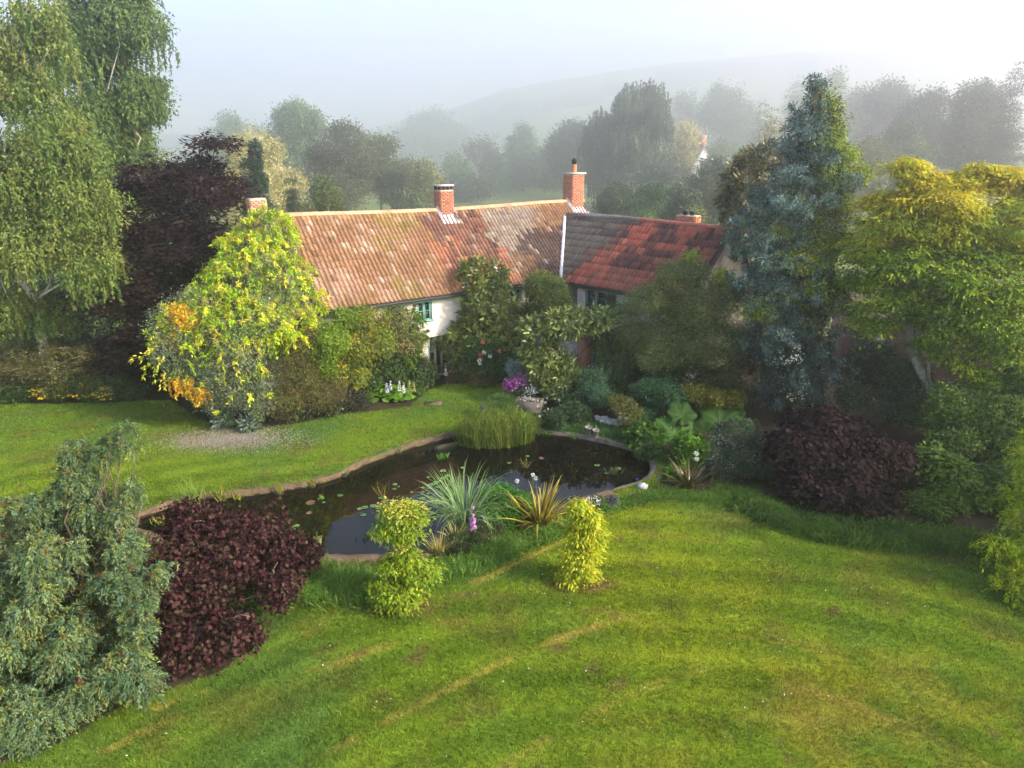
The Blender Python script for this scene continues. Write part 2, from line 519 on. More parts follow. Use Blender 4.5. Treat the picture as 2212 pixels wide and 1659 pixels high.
BED_JUN = gq([(-800, 1100), (-60, 1080), (60, 1120), (240, 1160), (300, 1200), (600, 1225), (560, 1300), (560, 1380), (480, 1450), (340, 1500), (230, 1545), (140, 1600), (30, 1640), (-60, 1659), (-800, 1800)])

def vnoise(x, y, s, seed=0):
    """smooth value noise, 0..1"""
    r = np.random.default_rng(seed)
    T = r.random((64, 64))
    x = np.asarray(x) / s + 100.3; y = np.asarray(y) / s + 57.7
    xi = np.floor(x).astype(int); yi = np.floor(y).astype(int)
    fx = x - xi; fy = y - yi
    fx = fx * fx * (3 - 2 * fx); fy = fy * fy * (3 - 2 * fy)
    g = lambda a, b_: T[a % 64, b_ % 64]
    return (g(xi, yi) * (1 - fx) + g(xi + 1, yi) * fx) * (1 - fy) + (g(xi, yi + 1) * (1 - fx) + g(xi + 1, yi + 1) * fx) * fy

def fbm(x, y, s, seed=0, o=4):
    a = 0; t = 0
    for k in range(o):
        a = a + vnoise(x, y, s / 2 ** k, seed + k) * 0.5 ** k; t += 0.5 ** k
    return a / t

STREAKS = [  # worn mowing lines (picture points, half width m, strength)
    ([(640, 1659), (760, 1600), (880, 1535), (990, 1480), (1100, 1425), (1200, 1385), (1290, 1352)], 0.13, 1.0),
    ([(1080, 1659), (1180, 1600), (1300, 1530), (1420, 1480), (1520, 1450)], 0.10, 0.45),
    ([(220, 1625), (330, 1575), (420, 1545), (560, 1490), (700, 1440), (860, 1390)], 0.10, 0.6),
    ([(340, 1530), (400, 1510), (440, 1498)], 0.07, 0.7),
    ([(1020, 1262), (1080, 1235), (1160, 1195), (1230, 1160)], 0.07, 0.8),
    ([(1290, 1352), (1400, 1320), (1500, 1290)], 0.12, 0.45),
    ([(1680, 1480), (1780, 1500), (1880, 1540), (2000, 1590), (2120, 1650)], 0.22, 0.55),
    ([(1560, 1375), (1700, 1385), (1850, 1420), (1980, 1480), (2212, 1620)], 0.12, 0.45),
    ([(1300, 1600), (1450, 1560), (1600, 1545), (1750, 1560)], 0.25, 0.35),
    ([(900, 1330), (1000, 1345), (1120, 1330)], 0.18, 0.25),
]
STREAKS = [(smooth_loop(gq(q), 4, closed=False), w_, s_) for q, w_, s_ in STREAKS]
STRAW = np.array([0.34, 0.26, 0.055]); GREEN = np.array([0.110, 0.170, 0.012]); COOL = np.array([0.075, 0.140, 0.022]); LIME = np.array([0.165, 0.205, 0.010])
OLIVE = np.array([0.11, 0.115, 0.020]); BROWN = np.array([0.13, 0.085, 0.035]); SOIL = np.array([0.035, 0.028, 0.018])

def lawn_colour(x, y):
    n1 = fbm(x, y, 3.2, 3); n2 = fbm(x, y, 0.9, 9); n3 = fbm(x, y, 6.0, 21)
    c = GREEN + (COOL - GREEN) * np.clip((n1 - .45) * 4, 0, 1)[..., None]
    c = c + (LIME - c) * np.clip((n3 - .48) * 4, 0, .75)[..., None]
    c = c + (OLIVE - c) * np.clip((n2 - .55) * 4, 0, .6)[..., None]
    # faint mowing bands, arcs round the pond
    r = np.hypot((x - 2.3) / 1.35, y - 5.2) + 0.15 * np.sin(x * .5) + .25 * fbm(x, y, 3.0, 88)
    band = np.tanh(2.2 * np.sin(r * 2 * np.pi / 1.05))
    c = c * (1 + 0.13 * band * (y < 19))[..., None] * np.stack([1 + .05 * band, np.ones_like(band), np.ones_like(band)], -1)
    fine = np.sin((r + .12 * fbm(x, y, 1.5, 31)) * 2 * np.pi / .42)
    c = c * (1 + 0.07 * fine * (y < 17) * np.clip(fbm(x, y, 2.5, 35) * 3 - 1, 0, 1))[..., None]
    c = c * (.86 + .30 * fbm(x, y, .22, 36, 2))[..., None]
    # straw patches, lower right
    pt = np.clip((fbm(x, y, 1.1, 40) - .56) * 7, 0, 1) * np.clip((x + 1) / 4, 0, 1) * np.clip((13.5 - y) / 3, 0, 1) * (y < 15)
    c = c + (STRAW * np.array([.80, .85, .4]) - c) * (pt * .34)[..., None]
    wob = 0.22 * (fbm(x, y, .5, 5) - .5)
    for pts, w_, s_ in STREAKS:
        d = seg_dist(x, y, pts) + wob
        a = np.exp(-(np.maximum(d, 0) / (w_ * .62)) ** 2) * s_ * .8 * np.clip((fbm(x, y, .9, 77) - .32) * 4, 0.05, 1)
        c = c + (STRAW - c) * a[..., None]
    # small bare scuffs
    sc = np.clip((fbm(x, y, .55, 91) - .73) * 14, 0, 1)
    c = c + (BROWN - c) * (sc * .6)[..., None]
    for (u, v, rx, ry, colr, s_) in ((868, 1312, 1.0, .32, BROWN, .7), (1262, 1262, .85, .3, BROWN * 1.3, .8), (480, 948, 1.9, 1.05, np.array([.26, .20, .12]), .45),
                                     (2080, 1205, 1.0, .25, BROWN, .5), (1780, 1560, .5, .15, BROWN, .35), (400, 900, 1.8, .5, BROWN * .6, .3)):
        g = G(u, v)
        e = ((x - g.x) / rx) ** 2 + ((y - g.y) / ry) ** 2
        a = np.clip(1.3 - e + 1.0 * (fbm(x, y, .5, 15) - .5), 0, 1) * s_
        c = c + (colr - c) * a[..., None]
    return np.clip(c, 0.005, 1)

# ------------------------------------------------------------------ ground
def grid_mesh(name, xs, ys, zf, cf, smooth=True):
    X, Y = np.meshgrid(xs, ys)
    Z = zf(X, Y)
    C = cf(X, Y)
    V = np.stack([X, Y, Z], -1).reshape(-1, 3)
    nx, ny = len(xs), len(ys)
    i = (np.arange(ny - 1)[:, None] * nx + np.arange(nx - 1)[None, :]).ravel()
    q = np.stack([i, i + 1, i + nx + 1, i + nx], -1).ravel()
    return raw_mesh(name, V, q, np.arange(len(i)) * 4, C.reshape(-1, 3), smooth)

def bed_mask(x, y):
    return in_poly(x, y, BED_TOP) | in_poly(x, y, BED_JUN)

def lawn_z(x, y):
    d = seg_dist(x, y, POND, True)
    ins = in_poly(x, y, POND)
    z = 0.02 * (fbm(x, y, 1.2, 8) - .5)
    return np.where(ins, -np.clip(d * 3, 0, .8), z)

def ground_col(x, y):
    c = lawn_colour(x, y)
    bm = bed_mask(x, y)
    d = seg_dist(x, y, POND, True)
    c = np.where((bm & (d > .35))[..., None], SOIL * (0.7 + fbm(x, y, .6, 4)[..., None] * .9), c)
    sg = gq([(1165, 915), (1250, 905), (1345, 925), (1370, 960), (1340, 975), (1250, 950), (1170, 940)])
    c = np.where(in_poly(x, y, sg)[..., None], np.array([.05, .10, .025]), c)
    ins = in_poly(x, y, POND)
    c = np.where(ins[..., None], np.array([.03, .022, .015]), c)
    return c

xs = np.arange(-24, 24.01, 0.13); ys = np.arange(4, 34.01, 0.13)
me = grid_mesh('lawn', xs, ys, lawn_z, ground_col)
tag(link('lawn', me, M['lawn']), kind='structure')

SKY_U = [-400, 500, 800, 870, 1007, 1085, 1212, 1420, 1600, 1850, 2212, 3200]
SKY_V = [300, 296, 292, 275, 243, 218, 196, 170, 156, 147, 136, 118]
def field_z(x, y):
    az = x / np.maximum(y, 1.0)
    u = CX + az * F * 0.985
    vs = np.interp(u, SKY_U, SKY_V)
    hz = CAMZ + (333 - vs) / F * 1250.0
    t = np.clip((y - 450) / 800, 0, 1); t = t * t * (3 - 2 * t)
    z = -0.12 - 5.5 * np.clip((y - 45) / 190, 0, 1) + t * (hz + 6) * (1 + 0.05 * (fbm(x, y, 40, 2) - .5))
    z = np.where(y > 1250, z - (y - 1250) * 0.03, z)
    z = np.where((np.abs(x) < 30) & (y > 2) & (y < 36), -1.2, z)
    return z
def field_col(x, y):
    g1 = np.array([.085, .14, .035]); g2 = np.array([.05, .075, .03]); g3 = np.array([.14, .17, .06])
    n = fbm(x, y, 45, 12)
    c = g1 + (g3 - g1) * np.clip((n - .45) * 4, 0, 1)[..., None]
    wd = np.clip((fbm(x, y, 80, 33) - .5) * 10, 0, 1) * (y > 420)
    c = c + (g2 - c) * wd[..., None]
    return c
xs = np.concatenate([np.arange(-1900, -60, 20), np.arange(-60, 60, 4), np.arange(60, 1901, 20)])
ys = np.concatenate([np.arange(-80, 0, 20), np.arange(0, 60, 3), np.arange(60, 450, 10), np.arange(450, 1290, 16), np.arange(1290, 1500, 30)])
me = grid_mesh('ground', xs, ys, field_z, field_col)
tag(link('ground', me, M['field']), kind='structure')

def terr(x, y):
    return float(field_z(np.array([x]), np.array([y]))[0]) if y > 34 else 0.0

# pond water, kerb
from mathutils.geometry import tessellate_polygon
tri = tessellate_polygon([[Vector((p[0], p[1], 0)) for p in POND]])
mb = MB()
mb.add([(p[0], p[1], WZ) for p in POND], [tuple(t) for t in tri])
wo = mb.build('pond_water', M['water'])
if wo.data.polygons[0].normal.z < 0: wo.data.flip_normals()
tag(wo, kind='structure')

def strip(name, path, i0, i1, win, wout, z, m, seed=1, thick=.25):
    """a kerb along part of the pond outline"""
    n = len(path); mb = MB(); rr = random.Random(seed)
    idx = list(range(i0, i1 + 1))
    cx = sum(p[0] for p in path) / n; cy = sum(p[1] for p in path) / n
    rows = []
    for k in idx:
        p0 = Vector((*path[(k - 1) % n], 0)); p1 = Vector((*path[(k + 1) % n], 0)); p = Vector((*path[k % n], 0))
        t = (p1 - p0).normalized(); nn = Vector((t.y, -t.x, 0))
        if nn.dot(p - Vector((cx, cy, 0))) < 0: nn = -nn
        a = win * rr.uniform(.8, 1.2); b_ = wout * rr.uniform(.7, 1.3); zz = z + rr.uniform(-.015, .02)
        rows.append([p - nn * a + Vector((0, 0, zz - thick)), p - nn * a * .9 + Vector((0, 0, zz - .02)), p + nn * (b_ * .3) + Vector((0, 0, zz + .015)), p + nn * (b_ * .7) + Vector((0, 0, zz)), p + nn * b_ + Vector((0, 0, zz - .07))])
    vs = [q for r_ in rows for q in r_]
    fs = [(i * 5 + j, i * 5 + j + 1, (i + 1) * 5 + j + 1, (i + 1) * 5 + j) for i in range(len(rows) - 1) for j in range(4)]
    mb.add(vs, fs)
    o = mb.build(name, m, smooth=True)
    return tag(o, kind='structure')
NPD = len(POND)
strip('pond_kerb', POND, 0, 56, .03, .13, .03, M['kerb'], 4)
strip('pond_bank', POND, 56, 92, .05, .16, .0, M['stone'], 5)
strip('pond_ledge', POND, 92, NPD, .08, .30, .035, M['kerb'], 6)

# ------------------------------------------------------------------ farmhouse
YAW = math.radians(35.8)
HO = Vector((-7.09, 24.25, 0))
HU = Vector((math.cos(YAW), math.sin(YAW), 0)); HN = Vector((-math.sin(YAW), math.cos(YAW), 0))   # along, inwards
YW = math.radians(-44)
WO = Vector((*G(1231, 611.5, 3.42)[:2], 0))
WU = Vector((math.cos(YW), math.sin(YW), 0)); WN = Vector((-math.sin(YW), math.cos(YW), 0))
def frame(O, U, N_):
    m = Matrix((( U.x, N_.x, 0, O.x), (U.y, N_.y, 0, O.y), (0, 0, 1, 0), (0, 0, 0, 1)))
    return m
MH = frame(HO, HU, HN); MW = frame(WO, WU, WN)
HEAVE, HRIDGE, HD = 3.5, 6.7, 3.3
WEAVE, WRIDGE, WD = 3.42, 6.15, 3.0
HS0, HS1 = -1.3, 15.7
WS0, WS1 = -2.9, 6.2

house = tag(empty('farmhouse', (0, 0, 0)), 'long cream rendered farmhouse with mossy red tiled roof, side wing and brick chimneys', 'farmhouse')

def plane_hit(u, v, O, N_, d=0.0):
    """where the sight line through (u, v) meets the vertical wall through O + N*d, as (along, height)"""
    r = Vector(ray(u, v)); c = Vector((0, 0, CAMZ))
    q = O + N_ * d
    t = (q - c).dot(N_) / r.dot(N_)
    return c + r * t

def sz(u, v, O, U, N_, d=0.25):
    p = plane_hit(u, v, O, N_, d)
    return (p - O).dot(U), p.z

def wall(name, Mx, s0, s1, z1, y, openings, m, parent, thick=0.3):
    """a wall in the plane y of frame Mx, with reveals round its openings"""
    xs_ = sorted({s0, s1, *[o[0] for o in openings], *[o[1] for o in openings]})
    zs_ = sorted({-0.3, z1, *[o[2] for o in openings], *[o[3] for o in openings]})
    mb = MB()
    for a, b_ in zip(xs_, xs_[1:]):
        for c, d in zip(zs_, zs_[1:]):
            mx_, mz = (a + b_) / 2, (c + d) / 2
            if any(o[0] < mx_ < o[1] and o[2] < mz < o[3] for o in openings): continue
            mb.add([Mx @ Vector(q) for q in ((a, y, c), (b_, y, c), (b_, y, d), (a, y, d))], [(0, 1, 2, 3)])
    for (a, b_, c, d) in openings:
        for q in (((a, y, c), (a, y + thick, c), (a, y + thick, d), (a, y, d)), ((b_, y + thick, c), (b_, y, c), (b_, y, d), (b_, y + thick, d)),
                  ((a, y, d), (a, y + thick, d), (b_, y + thick, d), (b_, y, d)), ((a, y + thick, c), (a, y, c), (b_, y, c), (b_, y + thick, c)),
                  ((a, y + thick, c), (b_, y + thick, c), (b_, y + thick, d), (a, y + thick, d))):
            mb.add([Mx @ Vector(p_) for p_ in q], [(0, 1, 2, 3)])
    return mb.build(name, m, parent)

def window(Mx, a, b_, c, d, y, parent, lights=2, bars=1):
    """teal casement window: frame > casements, panes"""
    mb = MB(); t = .055
    def bar(x0, x1, z0, z1, y0, y1): mb.box((x0, y0, z0), (x1, y1, z1), Mx)
    bar(a, b_, d - t, d, y - .03, y + .06); bar(a - .05, b_ + .05, c - .02, c + t, y - .10, y + .06)
    bar(a, a + t, c + t, d - t, y - .03, y + .06); bar(b_ - t, b_, c + t, d - t, y - .03, y + .06)
    wdw = mb.build('window', M['teal'], parent)
    W_ = (b_ - a - 2 * t) / lights
    for k in range(lights):
        x0 = a + t + k * W_ + .004; x1 = x0 + W_ - .008
        mb = MB(); s = .05
        for q in ((x0, x0 + s, c + t + .004, d - t - .004), (x1 - s, x1, c + t + .004, d - t - .004)): mb.box((q[0], y - .018, q[2]), (q[1], y + .03, q[3]), Mx)
        mb.box((x0 + s, y - .018, c + t + .004), (x1 - s, y + .03, c + t + s), Mx); mb.box((x0 + s, y - .018, d - t - s), (x1 - s, y + .03, d - t - .004), Mx)
        for j in range(bars):
            zz = c + t + (d - c - 2 * t) * (j + 1) / (bars + 1)
            mb.box((x0 + s, y - .008, zz - .014), (x1 - s, y + .02, zz + .014), Mx)
        mb.build('casement', M['teal'], wdw)
        n = bars + 1
        for j in range(n):
            z0 = c + t + s + (d - c - 2 * t - 2 * s) * j / n; z1 = c + t + s + (d - c - 2 * t - 2 * s) * (j + 1) / n
            mb = MB(); mb.box((x0 + s, y + .012, z0), (x1 - s, y + .018, z1), Mx)
            mb.build('pane', M['glass'], wdw)
    return wdw

a1 = sz(900, 652, HO, HU, HN); b1 = sz(934, 681, HO, HU, HN)
a2 = sz(1106, 622, HO, HU, HN); b2 = sz(1128, 645, HO, HU, HN)
aw = sz(1264, 627, WO, WU, WN); bw = sz(1322, 664, WO, WU, WN)
ad = sz(925, 742, HO, HU, HN); bd = sz(972, 800, HO, HU, HN)
OP1 = (a1[0], b1[0], HEAVE - 1.05, HEAVE - .17)
OP2 = (a2[0] - .15, b2[0], HEAVE - 1.0, HEAVE - .17)
OPW = (aw[0], aw[0] + 1.75, WEAVE - 1.25, WEAVE - .16)
OPD = (ad[0], bd[0], 0.0, 1.75)
wall('wall', MH, HS0, HS1 - .1, HEAVE + .05, .25, [OP1, OP2, OPD], M['render'], house)
wall('wall', MW, 0.25, WS1 - .1, WEAVE + .05, .25, [OPW], M['render'], house)
window(MH, *OP1, .32, house, 2, 1)
window(MH, *OP2, .32, house, 2, 1)
window(MW, *OPW, .32, house, 3, 2)
# garden door: timber posts and dark glazed leaves
mb = MB()
mb.box((OPD[0], .40, 0.02), (OPD[1], .43, 1.73), MH)
dr = mb.build('door', M['glass'], house)
for k, x in enumerate(np.linspace(OPD[0] + .05, OPD[1] - .05, 4)):
    mb = MB(); mb.box((x - .05, .30, 0), (x + .05, .39, 1.74), MH); mb.build('door_post', M['wood'], dr)
mb = MB(); mb.box((OPD[0] + .1, .33, 1.1), (OPD[1] - .1, .37, 1.14), MH); mb.build('door_rail', M['wood'], dr)

# gables and back walls
def gable(Mx, s, D, eave, ridge, m, nm='gable'):
    mb = MB()
    pts = [(s, .25, -.3), (s, 2 * D - .25, -.3), (s, 2 * D - .25, eave + .05), (s, D, ridge - .12), (s, .25, eave + .05)]
    pts2 = [(q[0] - .25 if s > 1 else q[0] + .25, q[1], q[2]) for q in pts]
    vs = [Mx @ Vector(q) for q in pts + pts2]
    mb.add(vs, [(0, 1, 2, 3, 4), (9, 8, 7, 6, 5)] + [(i, (i + 1) % 5 + 0, (i + 1) % 5 + 5, i + 5) for i in range(5)])
    return mb.build(nm, m, house)
gable(MH, HS1 - .12, HD, HEAVE, HRIDGE, M['render'])
gable(MH, HS0 + .12, HD, HEAVE, HRIDGE, M['render'])
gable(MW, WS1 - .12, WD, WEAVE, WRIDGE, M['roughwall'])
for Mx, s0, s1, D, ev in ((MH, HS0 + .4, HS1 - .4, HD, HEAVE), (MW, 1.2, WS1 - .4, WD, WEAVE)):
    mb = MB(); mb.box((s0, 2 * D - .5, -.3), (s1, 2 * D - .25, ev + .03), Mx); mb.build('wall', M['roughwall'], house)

# roof slopes: underlay, tiles
def slope_pt(Mx, s, t, D, ev, rd, back=False, lift=0.0):
    """t from the eave (0) to the ridge (1); the slopes sag a little, as old roofs do"""
    sag = -.10 * math.sin(math.pi * min(max((s - 1) / 12, 0), 1)) * t
    y = D * t - .08 * (1 - t); z = ev + (rd - ev) * t + sag + lift
    if back: y = 2 * D - y
    return Mx @ Vector((s, y, z))

def tile_mesh(w_, l_, rolls=1, thick=.022):
    n = 6 * rolls
    vs = []
    def h(x):
        ph = (x * rolls) % 1.0
        return .062 * max(0.0, math.sin(ph / .55 * math.pi)) ** .8 if ph < .55 else -.006
    for r_ in range(2):
        for k in range(n + 1):
            x = k / n
            vs.append((x * w_ * 1.02, r_ * l_ * 1.16, h(x) + (.026 if r_ == 0 else -.004)))
    for k in range(n + 1):
        x = k / n
        vs.append((x * w_ * 1.02, 0.0, h(x) + .026 - thick))
    fs = [(k, k + 1, n + 2 + k, n + 1 + k) for k in range(n)] + [(2 * n + 2 + k, 2 * n + 3 + k, k + 1, k) for k in range(n)]
    return vs, fs

def roof_colour_main(s, t):
    r = random.random
    n = float(fbm(np.array([s + t]), np.array([t * 5]), 1.3, 51)[0]); n2 = float(fbm(np.array([s + t]), np.array([t * 5]), .6, 61)[0])
    s = s + random.gauss(0, .22); t = min(1, max(0, t + random.gauss(0, .03)))
    tan = np.array([.235, .125, .068]); pink = np.array([.30, .18, .12]); brown = np.array([.19, .10, .045]); moss = np.array([.19, .13, .035])
    orange = np.array([.32, .125, .07]); darkc = np.array([.075, .045, .036]); grey = np.array([.235, .185, .145]); deep = np.array([.060, .036, .034])
    lo = 5.7 + .1 * t
    if s < lo:
        c = tan + (pink - tan) * max(0, min(1, (n - .4) * 4))
        c = c + (brown - c) * max(0, min(.8, (n2 - .5) * 4))
        if n > .55 and abs(s - 4.6) < 1.4: c = c + (moss - c) * .7
    elif s < 9.2 - .3 * t:
        c = orange + (np.array([.37, .17, .105]) - orange) * max(0, min(1, (n2 - .45) * 4))
        dk = .5 + .5 * math.sin(s * 2.3 + 1.0) if t > .25 else 0
        if t > .62 and s > 6.6: dk = 1.2
        if abs(s - 7.6) < .5 and t > .35: dk = 1.2
        if s - 5.9 < .75 and t < .45: dk = 1.0
        if n + .25 * dk + random.gauss(0, .05) > .62: c = c + (darkc - c) * min(1, .5 + .4 * r())
        elif n2 > .58: c = c + (brown - c) * .6
    else:
        c = grey + (tan * .9 - grey) * max(0, min(1, (s - 11.2) / 1.5 + (n - .5) * 2))
        if t < .60 and s > 9.4 + 2 * t and n + .3 * (.6 - t) + .1 * (s - 10) > .55:
            c = c + (deep - c) * .85
        if t < .35 and s < 10.6: c = c + (brown - c) * .7
    if t > .93: c = c + (np.array([.48, .27, .12]) - c) * .5
    c = c * (0.86 + .28 * r())
    if r() < .10: c = c * .72
    if r() < .07: c = c + (np.array([.50, .43, .35]) - c) * .35
    return np.clip(c, .01, 1)

def roof_colour_wing(s, t):
    r = random.random
    n = float(fbm(np.array([s * .8]), np.array([t * 4]), .9, 71)[0]) + random.gauss(0, .02)
    s = s + random.gauss(0, .15)
    red = np.array([.33, .075, .045]); red2 = np.array([.42, .13, .085]); black = np.array([.05, .034, .034]); lich = np.array([.13, .112, .09]); brown = np.array([.15, .075, .055])
    edge = -.35 + 2.2 * t
    if s < edge:
        c = lich + (black * 1.6 - lich) * max(0, min(1, (n - .48) * 5 + (.2 if t < .4 else 0)))
        if s > edge - .5: c = c + (brown - c) * .8
    else:
        c = red + (red2 - red) * r()
        if n > .545 and t > .30: c = c + (black - c) * (.6 + .35 * r())
        elif n > .52: c = c + (brown - c) * .5
    return np.clip(c * (0.8 + .4 * r()), .01, 1)

def in_wing(p):
    """height of the wing's front slope over plan point p, or None beside it"""
    q = MW.inverted() @ Vector((p.x, p.y, 0))
    t = q.y / WD if q.y <= WD else 2 - q.y / WD
    if q.x < WS0 - 1 or q.x > WS1 or t < 0: return None
    return WEAVE + (WRIDGE - WEAVE) * t
def in_main(p):
    q = MH.inverted() @ Vector((p.x, p.y, 0))
    t = q.y / HD if q.y <= HD else 2 - q.y / HD
    if q.x < HS0 or q.x > HS1 or t < 0: return None
    return HEAVE + (HRIDGE - HEAVE) * t

ALLT = []
def lay_tiles(Mx, s0, s1, D, ev, rd, w_, gauge, colour, other, which, back=False):
    sl = math.hypot(D, rd - ev)
    rows = int(sl / gauge); g = 1.0 / rows
    base_v, base_f = tile_mesh(w_, sl * g, 1)
    nc = int((s1 - s0) / w_)
    for r_ in range(rows):
        for k in range(nc):
            s = s0 + k * w_; t = r_ * g
            o = slope_pt(Mx, s, t, D, ev, rd, back)
            oz = other(slope_pt(Mx, s + w_ / 2, t + g / 2, D, ev, rd, back))
            if oz is not None and oz > o.z + .55: continue
            a = slope_pt(Mx, s + w_, t, D, ev, rd, back); b_ = slope_pt(Mx, s, min(t + g, 1.0), D, ev, rd, back)
            X = (a - o).normalized(); Y = (b_ - o).normalized(); Z = X.cross(Y)
            if Z.z < 0: Z = -Z
            j = random.uniform(-.012, .012); jz = random.uniform(0, .012)
            mm = Matrix(((X.x, Y.x, Z.x, o.x + X.x * j), (X.y, Y.y, Z.y, o.y + X.y * j), (X.z, Y.z, Z.z, o.z + .03 + jz), (0, 0, 0, 1)))
            mm = mm @ Matrix.Rotation(random.uniform(-.02, .02), 4, 'Z')
            ALLT.append((which, mm, tuple(colour(s, t)), (o - Vector((0, 0, CAMZ))).length, base_v, base_f, back))
lay_tiles(MH, HS0, HS1, HD, HEAVE, HRIDGE, .185, .30, roof_colour_main, in_wing, 'main')
lay_tiles(MW, WS0, WS1, WD, WEAVE, WRIDGE, .19, .40, roof_colour_wing, in_main, 'wing')
lay_tiles(MH, HS0, HS1, HD, HEAVE, HRIDGE, .185, .30, roof_colour_main, lambda p: None, 'main', True)
lay_tiles(MW, WS0, WS1, WD, WEAVE, WRIDGE, .19, .40, roof_colour_wing, in_main, 'wing', True)

roofs = {}
for nm, Mx, s0, s1, D, ev, rd in (('main', MH, HS0, HS1, HD, HEAVE, HRIDGE), ('wing', MW, WS0 + 1.2, WS1, WD, WEAVE, WRIDGE)):
    mb = MB(); n = 14
    for bk in (False, True):
        g_ = [[slope_pt(Mx, s0 + (s1 - s0) * i / n, t, D, ev, rd, bk, -.02) for t in (0, .5, 1)] for i in range(n + 1)]
        for i in range(n):
            for j in range(2):
                mb.add([g_[i][j], g_[i + 1][j], g_[i + 1][j + 1], g_[i][j + 1]], [(0, 1, 2, 3)])
    roofs[nm] = mb.build('roof', M['underlay'], house)

# the tiles that show largest are parts; the rest is one mesh per slope
vis = [t for t in ALLT if not t[6]]
vis.sort(key=lambda t: t[3])
def seen_tile(t):
    p = t[1].translation
    return p.x > -6.6 and not (p.x > 5.2 and t[0] == 'wing' and p.z < 4.4)
single = [t for t in vis if seen_tile(t)][:290]
sid = {id(t) for t in single}
cache = {}
for t in single:
    key = t[0]
    if key not in cache:
        mb = MB(); mb.add(t[4], t[5]); cache[key] = mb.mesh('tile', True); cache[key].materials.append(M['tile'])
    o = bpy.data.objects.new('tile', cache[key]); COL.objects.link(o)
    o.parent = roofs[t[0]]; o.matrix_local = t[1]; o.color = (*t[2], 1)
for nm in ('main', 'wing'):
    V, FL, ST, CC = [], [], [], []; nv = nl = 0
    for t in ALLT:
        if t[0] != nm or id(t) in sid: continue
        va = np.array(t[4]); R3 = np.array(t[1])
        V.append(va @ R3[:3, :3].T + R3[:3, 3]); CC.append(np.tile(np.array(t[2]), (len(va), 1)))
        for f in t[5]:
            ST.append(nl); FL.extend([i + nv for i in f]); nl += len(f)
        nv += len(va)
    me = raw_mesh('tile_field', np.concatenate(V), FL, ST, np.concatenate(CC), True)
    link('tile_field', me, M['tile'], roofs[nm], 'stuff')

# ridge tiles
def ridge(Mx, s0, s1, D, ev, rd, colr, rf):
    k = 0; s = s0
    while s < s1 - .1:
        L_ = .44
        a = slope_pt(Mx, s, 1, D, ev, rd, lift=.02); b_ = slope_pt(Mx, min(s + L_, s1), 1, D, ev, rd, lift=.02)
        X = (b_ - a); up = Vector((0, 0, 1)); Y = up.cross(X).normalized()
        mb = MB(); n = 6; vs = []
        for q, p in ((0, a), (1, b_)):
            for i in range(n + 1):
                th = math.pi * i / n
                r_ = .135 * (1.06 if q == 0 else 1.0)
                vs.append(p + Y * (math.cos(th) * r_ * 1.1) + up * (math.sin(th) * r_ + .0 - .03))
        mb.add(vs, [(i, i + 1, n + 2 + i, n + 1 + i) for i in range(n)])
        c = np.array(colr) * random.uniform(.75, 1.2)
        o = mb.build('ridge_tile', M['tile'], rf, smooth=True); o.color = (*c, 1)
        s += L_ - .015; k += 1
ridge(MH, HS0, HS1, HD, HEAVE, HRIDGE, (.50, .29, .17), roofs['main'])
ridge(MW, WS0 + .55, 1.6, WD, WEAVE, WRIDGE, (.16, .14, .13), roofs['wing'])
ridge(MW, 1.6, WS1, WD, WEAVE, WRIDGE, (.30, .09, .07), roofs['wing'])

# fascia, gutter, verge
for Mx, s0, s1, ev in ((MH, HS0 + .1, HS1 - .1, HEAVE), (MW, 0.3, WS1 - .1, WEAVE)):
    mb = MB(); mb.box((s0, -.03, ev - .17), (s1, .02, ev - .01), Mx); mb.build('fascia', M['teal'], house)
    mb = MB(); mb.tube([Mx @ Vector((s0 + (s1 - s0) * i / 8, -.11, ev - .045)) for i in range(9)], .055, 8); mb.build('gutter', M['black'], house, smooth=True)
mb = MB()
for t0, t1 in ((0, .5), (.5, 1)):
    pa = slope_pt(MW, WS1 + .02, t0, WD, WEAVE, WRIDGE); pb = slope_pt(MW, WS1 + .02, t1, WD, WEAVE, WRIDGE)
    mb.tube([pa, pb], .05, 4)
mb.build('verge_board', M['underlay'], house)

# valley flashing where the two slopes meet
pts = []
for i in range(15):
    z = 3.45 + (5.95 - 3.45) * i / 14
    th = (z - HEAVE) / (HRIDGE - HEAVE); tw = (z - WEAVE) / (WRIDGE - WEAVE)
    # solve s along main so that the point lies on the wing slope too
    y = HD * th; best = None
    for s in np.linspace(6, 16, 500):
        p = MH @ Vector((s, y, z)); q = MW.inverted() @ p
        e = abs(q.y - WD * tw)
        if best is None or e < best[0]: best = (e, p)
    pts.append(best[1] + Vector((-.05, -.10, .10)))
mb = MB(); mb.tube(pts, [.085] * len(pts), 6); mb.build('valley_flashing', M['lead'], house, smooth=True)

